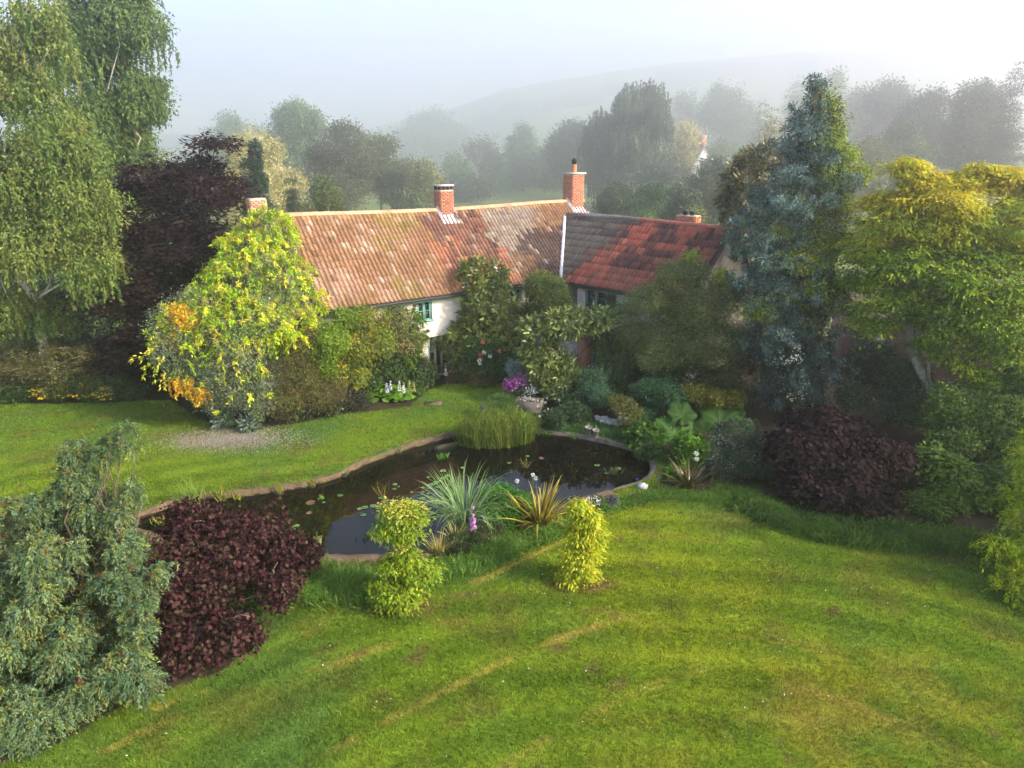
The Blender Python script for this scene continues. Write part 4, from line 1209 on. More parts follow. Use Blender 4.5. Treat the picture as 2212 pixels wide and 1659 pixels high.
# gunnera: each giant leaf a part
def gunnera_leaf(seed):
    r = random.Random(seed); mb = MB(); n = 9
    vs = [(0, 0, 0)]; fs = []
    K = 54
    for ring, f in ((1, .33), (2, .7), (3, 1.0)):
        for k in range(K + 1):
            th = math.radians(-170 + 340 * k / K)
            lobe = .5 + .5 * math.cos(th * 7.0)
            teeth = .5 + .5 * math.cos(th * 28 + 1)
            R_ = f * (1.0 + (.20 * lobe + .12 * teeth - .16) * (f ** 2)) * (.78 + .22 * math.cos(th))
            z = .18 * f - .10 * f * f + .07 * f * lobe * (1 if f < 1 else -.6)
            vs.append((math.cos(th) * R_, math.sin(th) * R_, z))
    for k in range(K): fs.append((0, 1 + k, 2 + k))
    for ring in range(2):
        o = 1 + ring * (K + 1)
        for k in range(K): fs.append((o + k, o + K + 1 + k, o + K + 2 + k, o + k + 1))
    cols = []
    for v in vs:
        th = math.atan2(v[1], v[0]); l = .5 + .5 * math.cos(th * 7)
        cols.append((.75 + 1.0 * l ** 12, .75 + .6 * l ** 12, .75 + .9 * l ** 12))
    mb.add(vs, fs); mb.c = cols
    me = mb.mesh('leaf', True); me.materials.append(M['leaf']); return me
gl = [gunnera_leaf(1), gunnera_leaf(2)]
def giant(label, centre, leaves):
    root = empty('giant_rhubarb', centre); tag(root, label, 'plant', 'giant rhubarb clumps')
    for j, (u, v, Y, r_, tilt, rz) in enumerate(leaves):
        o = bpy.data.objects.new('leaf', gl[j % 2]); COL.objects.link(o); o.parent = root
        p = P(u, v, Y) - Vector(centre)
        s = r_ * px(Y, v)
        o.matrix_local = Matrix.Translation(p) @ Matrix.Rotation(math.radians(tilt), 4, 'X') @ Matrix.Rotation(math.radians(90 - rz) * .25, 4, 'Y') @ Matrix.Rotation(math.radians(rz), 4, 'Z') @ Matrix.Diagonal((s, s, s, 1))
        g_ = random.uniform(.8, 1.2); g_ *= random.uniform(.75, 1.1); o.color = (.042 * g_, .120 * g_, .014 * g_, 1)
        mb = MB(); b0 = Vector((random.uniform(-.15, .15), random.uniform(-.15, .15), -.05))
        mb.tube(limb_pts(b0, p, 5, .06, .05, j), [.035, .03, .028, .025, .022, .018], 6); mb.build('leaf_stalk', mat('stalk', (.10, .14, .04), rough=.7) if 'stalk' not in bpy.data.materials else bpy.data.materials['stalk'], root, smooth=True)
    return root
giant('clump of giant ribbed leaves on the right bank of the pond, nearer clump', (P(1440, 985, 20.6).x, 20.6, 0),
      [(1455, 940, 20.6, 50, 38, 80), (1420, 965, 20.3, 38, 26, 130), (1425, 1000, 19.8, 38, 22, 200), (1495, 960, 20.4, 32, 24, 40), (1405, 1025, 19.5, 28, 30, 220), (1470, 900, 21.0, 38, 34, 60), (1440, 985, 20.0, 34, 20, 100), (1480, 985, 19.9, 30, 30, 70)])
giant('clump of giant ribbed leaves farther back, below the olive tree', (P(1545, 960, 21.8).x, 21.8, 0),
      [(1555, 915, 21.6, 52, 38, 85), (1520, 935, 21.2, 38, 26, 140), (1602, 920, 21.4, 32, 22, 40), (1515, 905, 22.0, 34, 24, 110), (1580, 890, 22.2, 38, 40, 90), (1540, 950, 21.0, 34, 26, 100)])

# flax and grasses: each arching leaf a part
def blade_mesh(L, W, curve, n=6, vcol=None):
    vs = []; cs = []
    for i in range(n + 1):
        t = i / n
        x = L * (t - .12 * curve * t * t * t) ; z = 0
        ang = math.radians(82) - curve * 1.5 * t * t
        vs.append(None)
        if i == 0: px_, pz = 0.0, 0.0
        else:
            px_ += math.cos(ang) * L / n; pz += math.sin(ang) * L / n
        wv = W * (0.75 + .5 * math.sin(math.pi * min(t * 1.2, 1))) * (1 - t ** 3) + .002
        vs[-1] = (px_, pz, wv)
        f = 1 + .35 * t
        cs.append((f, f, .9))
    V = []; Cc = []
    for (a, z, wv), c in zip(vs, cs):
        V += [(a, -wv / 2, z + wv * .15), (a, 0, z), (a, wv / 2, z + wv * .15)]; Cc += [c] * 3
    fs = []
    for i in range(n):
        o = i * 3
        fs += [(o, o + 3, o + 4, o + 1), (o + 1, o + 4, o + 5, o + 2)]
    mb = MB(); mb.add(V, fs); mb.c = Cc
    return mb
def tussock(name, label, cat, loc, n, L, W, cols, material, curve=(.3, 1.1), seed=1, group=None, rad=.12, individual=True, lean=(.0, .5)):
    r = random.Random(seed); root = empty(name, loc); tag(root, label, cat, group)
    protos = []
    for k in range(5):
        me = blade_mesh(L, W, curve[0] + (curve[1] - curve[0]) * k / 4).mesh('leaf', True); me.materials.append(M[material]); protos.append(me)
    for j in range(n):
        o = bpy.data.objects.new('leaf', protos[r.randrange(5)]); COL.objects.link(o); o.parent = root
        az = r.uniform(0, 2 * math.pi); q = r.uniform(0, rad); s = r.uniform(.55, 1.1)
        o.matrix_local = Matrix.Translation((q * math.cos(az), q * math.sin(az), -.02)) @ Matrix.Rotation(az + r.uniform(-.5, .5), 4, 'Z') @ Matrix.Rotation(r.uniform(*lean), 4, 'Y') @ Matrix.Rotation(r.uniform(-.4, .4), 4, 'X') @ Matrix.Scale(s, 4)
        c = cols[r.randrange(len(cols))]; g_ = r.uniform(.8, 1.25); o.color = (c[0] * g_, c[1] * g_, c[2] * g_, 1)
    return root
tussock('flax_plant', 'large bronze and gold sword leaved flax on the near pond bank', 'plant', G(1165, 1136), 120, 1.35, .055, C((.19, .15, .025), (.26, .21, .035), (.12, .09, .025), (.33, .27, .05)), 'gloss', seed=3, rad=.16, curve=(.1, .75), lean=(.0, .75))
tussock('flax_plant', 'small dark bronze flax at the right end of the pond', 'plant', G(1488, 1054), 80, 1.1, .045, C((.06, .045, .02), (.09, .075, .025), (.04, .03, .02)), 'gloss', seed=4, rad=.12, curve=(.1, .8), lean=(.0, .8))
tussock('silver_grass', 'big fountain of arching grey green grass at the water edge behind the foxglove', 'grass clump', G(1005, 1132), 270, 1.75, .030, C((.13, .22, .10), (.18, .28, .14), (.09, .17, .06), (.26, .34, .22)), 'blade', seed=5, rad=.34, curve=(.35, 1.45), lean=(.0, .38))
tussock('tan_grass', 'tuft of tan and cream grass beside the low shrub on the pond bank', 'grass clump', G(948, 1196), 70, .6, .018, C((.32, .24, .10), (.25, .22, .08), (.2, .22, .06)), 'blade', seed=6, rad=.16, curve=(.1, .5), lean=(0, .35))
tussock('cream_grass', 'small cream striped grass tuft between silver grass and foxglove', 'grass clump', G(985, 1165), 46, .6, .022, C((.42, .36, .14), (.3, .3, .1)), 'blade', seed=7, rad=.10, curve=(.1, .5), lean=(0, .5))
plant('astilbe', 'dense fresh green leafy plant between silver grass and golden flax', 'plant', [BL(1075, 1080, 15.6, 32, 34), BL(1100, 1095, 15.4, 34, 32), BL(1085, 1125, 15.0, 30, 22)],
      layers=[dict(name='foliage', n=420, m=20, R=.2, L=.11, W=.05, cols=C((.06, .19, .02), (.09, .25, .025), (.04, .13, .015)), style='fan', shape='kite')])
plant('low_shrub', 'low olive green shrub sprawling along the near pond bank', 'shrub', [BL(985, 1182, 14.0, 34, 20), BL(1030, 1165, 14.3, 36, 20), BL(1070, 1145, 14.6, 26, 16), BL(955, 1200, 13.8, 22, 14)],
      layers=[dict(name='foliage', n=620, m=24, R=.14, L=.055, W=.028, cols=C((.075, .10, .03), (.055, .085, .03), (.12, .14, .05)), style='tuft', shape='kite')])

# golden acers
ACER = C((.36, .38, .012), (.28, .34, .012), (.20, .28, .012), (.44, .42, .02))
plant('golden_acer', 'hourglass shaped yellow green acer beside the pond, the left one of two', 'tree',
      [BL(862, 1105, 12.0, 34, 24), BL(888, 1120, 11.9, 24, 26), BL(838, 1140, 11.9, 20, 30), BL(880, 1160, 11.9, 26, 20), BL(878, 1200, 11.9, 22, 30), BL(845, 1215, 11.9, 26, 20), BL(900, 1235, 11.8, 32, 30), BL(850, 1262, 11.8, 44, 26), BL(885, 1290, 11.7, 30, 20), BL(830, 1285, 11.8, 26, 20)],
      base=tuple(G(870, 1308)), trunk=.045, limbs=8, topz=2.0, seed=51, group='golden acers on the lawn',
      layers=[dict(name='foliage', n=760, m=15, R=.20, L=.085, W=.034, cols=ACER[1:3] + C((.15, .25, .015), (.20, .30, .015)), style='fan', shape='kite', droop=.7, lump=.45, shell=(.5, 1.3)),
              dict(name='pale_tips', n=110, m=10, R=.14, L=.07, W=.032, cols=C((.42, .42, .04), (.50, .46, .10)), style='fan', shape='kite', blobs=[BL(868, 1108, 12.0, 44, 30), BL(870, 1170, 11.9, 26, 26)], shell=(.95, 1.1))])
plant('golden_acer', 'slim column of bright yellow star shaped leaves on the lawn, the right one of two', 'tree',
      [BL(1250, 1092, 12.9, 14, 18), BL(1266, 1120, 12.8, 24, 22), BL(1275, 1155, 12.8, 28, 24), BL(1248, 1150, 12.8, 22, 28), BL(1262, 1195, 12.7, 28, 28), BL(1240, 1215, 12.7, 24, 24), BL(1258, 1240, 12.6, 30, 18), BL(1232, 1246, 12.6, 16, 12)],
      base=tuple(G(1254, 1258)), trunk=.04, limbs=8, topz=1.8, seed=52, group='golden acers on the lawn',
      layers=[dict(name='foliage', n=620, m=15, R=.18, L=.095, W=.038, cols=C((.48, .46, .015), (.38, .42, .015), (.26, .33, .015)), style='fan', shape='kite', droop=.7, lump=.45, shell=(.5, 1.3))])

# weeping purple redbud
big_leaf('purple_redbud', 'weeping shrub with round dark purple leaves and pale bent twigs leaning over the pond', 'shrub',
         [BL(410, 1110, 12.8, 40, 22), BL(650, 1200, 12.4, 34, 20), BL(560, 1235, 12.0, 50, 20), BL(620, 1245, 11.8, 30, 14), BL(430, 1140, 12.7, 72, 36), BL(530, 1150, 12.6, 80, 40), BL(615, 1185, 12.4, 62, 30), BL(360, 1205, 11.9, 60, 44), BL(470, 1215, 11.8, 80, 44), BL(400, 1290, 11.0, 78, 50),
          BL(600, 1275, 11.3, 36, 28), BL(430, 1370, 10.5, 84, 48), BL(520, 1365, 10.5, 36, 26), BL(385, 1430, 10.1, 62, 32)],
         1500, 9, .22, .078, .078, C((.030, .009, .013), (.042, .012, .016), (.018, .007, .009), (.062, .028, .026), (.05, .03, .02)), tuple(G(430, 1400)), .07, 53, style='clump', material='dark', shape='round', limbs=14, topz=1.5, ns=290, lump=.35, droop=1.0)

rb_ = [o for o in bpy.data.objects if o.name == 'purple_redbud'][0]
_q = random.Random(2)
M['twig'] = mat('twig_bark', (0.22, 0.165, 0.10), rough=.9, ns=20, na=.3)
for _k, (u0, v0, Y0, u1, v1, Y1) in enumerate(((408, 1195, 12.0, 412, 1128, 12.7), (412, 1128, 12.6, 448, 1126, 12.7), (385, 1250, 11.6, 355, 1175, 12.1), (500, 1335, 10.7, 540, 1332, 10.6), (580, 1262, 11.6, 600, 1215, 12.0))):
    mb = MB(); mb.tube([p - rb_.location for p in limb_pts(P(u0, v0, Y0 - .12), P(u1, v1, Y1 - .14), 5, .10, .06, _k)], [.013, .012, .011, .009, .008, .005], 5)
    mb.build('twig', M['twig'], rb_, smooth=True)

# blue juniper in the near left corner
JL = [BL(160, 965, 11.5, 14, 26, wt=2.5), BL(164, 1000, 11.5, 20, 32), BL(178, 1045, 11.3, 26, 42), BL(198, 1100, 11.1, 26, 40), BL(140, 1075, 11.2, 26, 36), 
      BL(210, 990, 11.5, 13, 16), BL(228, 970, 11.5, 12, 13), BL(245, 950, 11.5, 11, 11), BL(262, 932, 11.5, 9, 9), BL(274, 918, 11.6, 6, 7), BL(270, 958, 11.5, 14, 6), BL(290, 968, 11.5, 9, 4),
      BL(286, 1050, 11.1, 13, 22, wt=2), BL(274, 1080, 11.05, 17, 26, wt=2), BL(258, 1115, 11.0, 20, 30, wt=2), BL(246, 1140, 10.9, 24, 30),
      BL(60, 1096, 10.9, 42, 16), BL(20, 1090, 10.9, 22, 12, wt=2), BL(-30, 1160, 10.8, 30, 50),
      BL(90, 1200, 9.9, 32, 50), BL(100, 1260, 9.7, 28, 44), BL(78, 1310, 9.6, 14, 30, wt=2), BL(162, 1195, 10.1, 17, 40, wt=1.5), BL(268, 1185, 10.4, 18, 44, wt=1.5), 
      BL(262, 1248, 9.8, 44, 24), BL(205, 1262, 9.9, 26, 14, wt=2), BL(330, 1238, 9.9, 28, 12, wt=2), BL(352, 1228, 9.9, 14, 7, wt=3), BL(294, 1310, 9.6, 26, 50), BL(310, 1350, 9.5, 20, 26),
      BL(50, 1330, 9.3, 20, 50), BL(5, 1260, 10.0, 30, 44), BL(10, 1400, 9.0, 36, 50), BL(160, 1355, 9.5, 40, 38), BL(135, 1410, 9.2, 40, 30),
      BL(272, 1430, 9.1, 28, 46), BL(305, 1468, 9.0, 26, 26), BL(328, 1485, 8.95, 14, 14, wt=2), BL(200, 1475, 8.9, 40, 30), BL(165, 1510, 8.75, 50, 26), BL(30, 1520, 8.5, 42, 40), BL(95, 1545, 8.5, 46, 30), BL(60, 1590, 8.25, 40, 24), BL(0, 1580, 8.2, 40, 40)]
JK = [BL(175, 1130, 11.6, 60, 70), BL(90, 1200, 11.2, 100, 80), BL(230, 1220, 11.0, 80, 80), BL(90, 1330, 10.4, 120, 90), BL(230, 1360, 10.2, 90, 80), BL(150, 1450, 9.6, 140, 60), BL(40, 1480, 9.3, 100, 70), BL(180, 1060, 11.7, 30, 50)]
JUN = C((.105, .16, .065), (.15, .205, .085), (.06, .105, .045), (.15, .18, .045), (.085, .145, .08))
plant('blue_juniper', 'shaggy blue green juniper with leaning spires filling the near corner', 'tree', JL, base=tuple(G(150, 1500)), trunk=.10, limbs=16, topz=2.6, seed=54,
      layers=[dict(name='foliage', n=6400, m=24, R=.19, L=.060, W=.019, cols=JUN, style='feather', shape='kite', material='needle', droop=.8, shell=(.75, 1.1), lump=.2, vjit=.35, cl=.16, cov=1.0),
              dict(name='shaded_inner_foliage', blobs=JK, n=2200, m=24, R=.26, L=.075, W=.022, cols=C((.035, .055, .022), (.065, .055, .018), (.05, .085, .04), (.08, .10, .02)), style='feather', shape='tri', material='needle', droop=.6, shell=(.6, 1.0), cl=.35, vjit=.5),  # old brown-green foliage; shade of the gaps between lobes put into its colour
              dict(name='dead_twigs', n=200, m=20, R=.16, L=.07, W=.012, cols=C((.16, .06, .02), (.12, .08, .03)), style='feather', shape='kite', droop=.6, shell=(.75, 1.0))])

# blue spruce with climbers
PROF = [(168, 4, 4), (215, 26, 34), (260, 48, 40), (300, 78, 62), (340, 96, 92), (400, 118, 66), (470, 130, 74), (540, 134, 76), (600, 130, 76), (650, 150, 80), (720, 112, 88), (790, 86, 84), (860, 62, 70), (895, 44, 44)]
SB = []; SBR = []
_r = random.Random(61); _v = 170.0
while _v < 895:
    lw = np.interp(_v, [q[0] for q in PROF], [q[1] for q in PROF]); rw = np.interp(_v, [q[0] for q in PROF], [q[2] for q in PROF])
    cu = np.interp(_v, [160, 400, 900], [1769, 1752, 1708]); Yc = np.interp(_v, [160, 900], [23.7, 23.0]); s_ = px(Yc, _v)
    axis = P(cu, _v, Yc); nb = 3 if _v < 215 else 7
    a0 = _r.uniform(0, 6.28)
    for k in range(nb):
        a = a0 + 6.283 * k / nb + _r.uniform(-.4, .4)
        wq = (lw if math.cos(a) < 0 else rw) * _r.choice([.5, .75, .95, 1.2]) * s_
        wq = max(wq, .12)
        tip = axis + Vector((math.cos(a) * wq, math.sin(a) * wq * .85, -.16 * wq + _r.uniform(-.1, .1)))
        SBR.append((axis + Vector((0, 0, .1 * wq)), tip))
        for t in ((.45, .8, 1.0) if wq > .8 else (.7, 1.0)):
            p = axis.lerp(tip, t); rr_ = (.12 if _v < 260 else .17) + .11 * wq * (1.25 - t)
            if p.z > .4: SB.append(((p.x, p.y, p.z - .10 * wq * math.sin(t * 3.1)), (rr_ * 1.35, rr_ * 1.2, rr_ * .45), 1))
    _v += (9 + .03 * _v) if _v < 420 else 22
SPR = C((.085, .145, .115), (.12, .19, .155), (.035, .065, .045), (.13, .19, .16))
_r2 = random.Random(9)
LIMEB = [(b[0], (b[1][0] * 1.1, b[1][1] * 1.1, b[1][2] * 1.6), 1) for b in SB if b[0][0] > P(1765, 300, 23.5).x and 4.2 < b[0][2] and b[0][1] < 24.2 and _r2.random() < .55]
LIMEB += [(b[0], b[1], 1) for b in SB if b[0][0] <= P(1765, 300, 23.5).x and 3 < b[0][2] < 8.6 and b[0][1] < 23.3 and _r2.random() < .16]
plant('blue_spruce', 'tall ragged blue spruce wrapped in yellow green climbers, tallest conifer by the house', 'tree', SB, base=(P(1715, 880, 23.2).x, 23.2, 0), trunk=.16, limbs=40, topz=P(1769, 185, 23.6).z, seed=61,
      layers=[dict(name='foliage', n=3400, m=28, R=.23, L=.11, W=.038, cols=SPR, style='tuft', shape='kite', material='needle', droop=.15, shell=(.5, 1.1), lump=.2, vjit=.45, cl=0),
              dict(name='silver_shoots', cl=0, n=900, m=26, R=.24, L=.10, W=.036, cols=C((.20, .28, .25), (.15, .23, .20)), style='tuft', shape='kite', material='needle', shell=(.98, 1.18), lump=.3),
              dict(name='drooping_twigs', n=300, m=40, R=.9, L=.10, W=.024, cols=C((.09, .085, .04), (.06, .07, .035)), style='weep', shape='tri', material='needle', blobs=[BL(1700, 700, 22.7, 90, 80), BL(1770, 600, 22.9, 70, 70), BL(1760, 430, 23, 60, 60), BL(1700, 810, 22.5, 70, 50)])])
plant('tree_climber', 'lime yellow climber clothing the sunny right flank of the blue spruce', 'climber',
      LIMEB,
      base=(P(1790, 860, 22.6).x, 22.6, 0), trunk=.05, limbs=6, topz=8.2, seed=62,
      layers=[dict(name='foliage', n=1700, m=22, R=.32, L=.12, W=.05, cols=C((.28, .34, .02), (.38, .40, .025), (.17, .26, .02), (.12, .20, .02)), style='clump', shape='kite', vjit=.35, cl=0, droop=.6, shell=(.8, 1.15))])
plant('white_rose', 'white flowered rambler tumbling down the foot of the blue spruce', 'climber', [BL(1705, 780, 22.2, 22, 50), BL(1722, 845, 22.0, 26, 34), BL(1740, 885, 21.7, 22, 14)],
      layers=[dict(name='foliage', n=190, m=20, R=.3, L=.10, W=.05, cols=C((.07, .10, .03), (.05, .08, .025)), style='weep'),
              dict(name='flowers', n=120, m=4, R=.12, L=.07, W=.07, cols=C((.72, .70, .62)), style='clump', shape='round', material='flower', shell=(1, 1.1))])
big_leaf('rhododendron', 'olive large leaved evergreen behind the blue spruce on its left side', 'tree',
         [BL(1655, 350, 27.5, 50, 26), BL(1615, 390, 27.4, 48, 40), BL(1590, 450, 27.3, 26, 45), BL(1610, 500, 27.2, 30, 45), BL(1630, 440, 27.6, 40, 50)],
         380, 11, .30, .27, .10, C((.15, .14, .045), (.10, .11, .03), (.19, .18, .07), (.07, .08, .03)), (P(1625, 800, 27.6).x, 27.6, 0), .12, 63, topz=7.5, ns=200)

M['grey_bark'] = mat('grey_bark', (0.24, 0.225, 0.19), rough=0.9, ns=6, na=0.4, bump=0.6, bs=16, spots=[(6, 0.56, 0.64, (0.06, 0.06, 0.04))])
# golden maple at the right
MAPT = C((.56, .42, .018), (.52, .46, .018), (.42, .44, .018)); MAPM = C((.30, .38, .014), (.22, .32, .014), (.40, .42, .018)); MAPL = C((.13, .24, .015), (.19, .30, .016), (.08, .17, .012))  # sun-bleached gold at the top; lower greens darkened, shade put into the colour
def fat(l, a, b): return [(c, (r[0] * a, r[1] * a * 1.1, r[2] * b), w_) for c, r, w_ in l]
mtop = [BL(1962, 366, 21.7, 28, 18), BL(1990, 392, 21.6, 40, 20), BL(2060, 400, 21.6, 50, 22), BL(2118, 372, 21.6, 36, 18), BL(2170, 388, 21.5, 40, 20), BL(2230, 400, 21.5, 50, 30), BL(1915, 432, 22.0, 40, 16), BL(2010, 440, 21.2, 80, 24)]
mmid = [BL(1885, 480, 22.0, 40, 18), BL(1950, 480, 21.3, 80, 34), BL(2060, 490, 21.0, 80, 40), BL(2160, 490, 21.0, 80, 45), BL(1880, 535, 21.8, 50, 30), BL(2250, 520, 21, 70, 70)]
mlow = [BL(1960, 570, 21.0, 90, 36), BL(2080, 590, 20.6, 90, 50), BL(2180, 620, 20.4, 80, 60), BL(1880, 620, 21.4, 60, 26), BL(1960, 650, 21.0, 80, 32), BL(2080, 690, 20.4, 80, 40), BL(2170, 720, 20.2, 70, 50),
        BL(1900, 700, 21.2, 60, 22), BL(2130, 800, 20.0, 55, 55), BL(2200, 830, 19.8, 50, 60), BL(1850, 600, 21.8, 40, 20)]
mtop = fat(mtop, 1.1, 1.45); mlow += [BL(2065, 765, 20.5, 50, 30), BL(1850, 545, 21.9, 26, 20), BL(1855, 660, 21.5, 34, 18), BL(2010, 735, 20.8, 40, 18), BL(2190, 880, 19.6, 40, 30)]
mmid = fat(mmid, 1.05, 1.4) + [BL(2000, 520, 22.5, 120, 90), BL(2150, 540, 22.5, 110, 90)]; mlow = fat(mlow, 1.05, 1.45) + [BL(2020, 640, 22.0, 120, 90), BL(2160, 700, 21.5, 100, 90)]
plant('golden_maple', 'broad golden green maple with pale forked trunk, at the right side', 'tree', mtop + mmid + mlow, base=tuple(G(2035, 945)), trunk=.20, bark='grey_bark', limbs=20, topz=6.0, seed=64,
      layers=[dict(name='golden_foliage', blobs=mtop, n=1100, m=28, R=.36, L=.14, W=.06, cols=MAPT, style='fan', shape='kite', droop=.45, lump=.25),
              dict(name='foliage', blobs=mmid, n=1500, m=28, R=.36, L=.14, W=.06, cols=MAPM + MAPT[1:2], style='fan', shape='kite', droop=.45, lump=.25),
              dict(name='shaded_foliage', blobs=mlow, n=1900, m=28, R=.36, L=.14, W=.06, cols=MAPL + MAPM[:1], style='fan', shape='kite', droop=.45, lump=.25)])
# purple hazel
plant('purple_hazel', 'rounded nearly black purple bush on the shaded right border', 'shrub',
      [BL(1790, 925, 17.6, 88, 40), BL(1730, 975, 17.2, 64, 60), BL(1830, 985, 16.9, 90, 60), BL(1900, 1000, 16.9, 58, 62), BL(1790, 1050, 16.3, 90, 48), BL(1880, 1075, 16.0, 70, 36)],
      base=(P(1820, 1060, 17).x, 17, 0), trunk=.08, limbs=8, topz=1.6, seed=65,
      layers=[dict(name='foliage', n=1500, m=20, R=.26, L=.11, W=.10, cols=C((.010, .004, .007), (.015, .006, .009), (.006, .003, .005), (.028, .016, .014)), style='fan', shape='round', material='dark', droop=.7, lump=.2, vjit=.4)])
GRN = C((.08, .15, .02), (.055, .11, .018), (.12, .19, .025), (.04, .08, .018))
plant('thicket_shrub', 'tangled green thicket under the golden maple', 'shrub', [BL(2090, 900, 18.6, 80, 60), BL(2170, 940, 18.0, 80, 80), BL(2230, 860, 19.0, 60, 90), BL(2050, 960, 17.8, 50, 40)], trunk=.05, limbs=6, topz=1.5, seed=66,
      layers=[dict(name='foliage', n=1200, m=24, R=.3, L=.11, W=.055, cols=GRN, style='clump', shape='kite', vjit=.35)])
plant('thicket_shrub', 'leafy green bush right of the purple hazel with young bright leaves', 'shrub', [BL(2020, 1010, 16.9, 44, 44), BL(2080, 1050, 16.4, 70, 45), BL(2170, 1060, 16.2, 60, 60), BL(2010, 1090, 15.8, 44, 26)], seed=67,
      layers=[dict(name='foliage', n=900, m=22, R=.28, L=.13, W=.075, cols=GRN + C((.11, .20, .02)), style='fan', shape='kite', vjit=.35)])
plant('thicket_shrub', 'dark shrub with scattered yellow flowers between spruce and maple trunk', 'shrub', [BL(1890, 790, 23.0, 60, 50), BL(1950, 830, 22.0, 60, 50), BL(1960, 890, 20.5, 55, 40), BL(1850, 860, 21.5, 40, 30)], seed=68,
      layers=[dict(name='foliage', n=900, m=24, R=.3, L=.11, W=.05, cols=C((.045, .085, .04), (.06, .115, .04), (.03, .06, .03)), style='clump', shape='kite'),
              dict(name='yellow_flowers', n=26, m=4, R=.12, L=.07, W=.07, cols=C((.6, .38, .03)), style='clump', material='flower', shell=(1, 1.1))])
# golden conifer on the right edge
plant('golden_cypress', 'feathery yellow green conifer poking in at the right edge above the lawn', 'tree',
      [BL(2200, 1090, 13.4, 46, 30), BL(2260, 1120, 13.0, 70, 70), BL(2188, 1180, 12.6, 44, 22), BL(2215, 1225, 12.3, 66, 30), BL(2190, 1285, 11.9, 44, 26), BL(2240, 1330, 11.6, 50, 30), BL(2330, 1250, 12.2, 110, 140), BL(2330, 1000, 13, 80, 120)],
      base=tuple(G(2330, 1330)), trunk=.10, limbs=8, topz=3, seed=69,
      layers=[dict(name='foliage', n=1700, m=30, R=.34, L=.085, W=.022, cols=C((.26, .34, .014), (.17, .26, .012), (.34, .38, .02)), style='feather', shape='kite', material='needle', droop=.9, shell=(.7, 1.12), lump=.2)])
# tall trees just past the right edge, whose shade falls over the border
for k, (x, y, h, r_) in enumerate(((24, 17, 8, 3.2), (28.5, 22.5, 9, 3.6), (22, 11.5, 7.5, 2.8))):
    plant('woodland_tree', ['tall leafy tree past the right edge of the garden, behind the golden conifer', 'tallest leafy tree of the row past the right edge', 'nearest leafy tree past the right edge of the lawn'][k], 'tree',
          [((x, y, h * .62), (r_, r_, h * .36), 1), ((x + 1, y - 1, h * .4), (r_ * .9, r_ * .9, h * .3), 1)], base=(x, y, 0), trunk=.25, limbs=6, topz=h * .7, seed=70 + k, group='trees past the right edge',
          layers=[dict(n=700, m=22, R=.8, L=.30, W=.18, cols=GRN, style='clump', shape='kite')])
# outbuilding glimpsed behind the maple
ob = empty('outbuilding', (P(1965, 760, 27).x, 27, 0), math.radians(-12)); tag(ob, 'low pinkish outbuilding glimpsed behind the golden maple', 'outbuilding')
mb = MB(); mb.box((-2.2, 0, -.1), (6, 4, 2.7)); mb.build('wall', M['pink'], ob)
mb = MB(); mb.add([(-2.4, -.3, 2.6), (6.3, -.3, 2.6), (6.3, 2, 4.0), (-2.4, 2, 4.0), (-2.4, 4.3, 2.6), (6.3, 4.3, 2.6)], [(0, 1, 2, 3), (3, 2, 5, 4)]); r_ = mb.build('roof', M['tile'], ob); r_.color = (.14, .10, .09, 1)
mb = MB(); mb.box((-2.0, -.04, .0), (-1.0, -.01, 1.95)); mb.build('door', M['black'], ob)

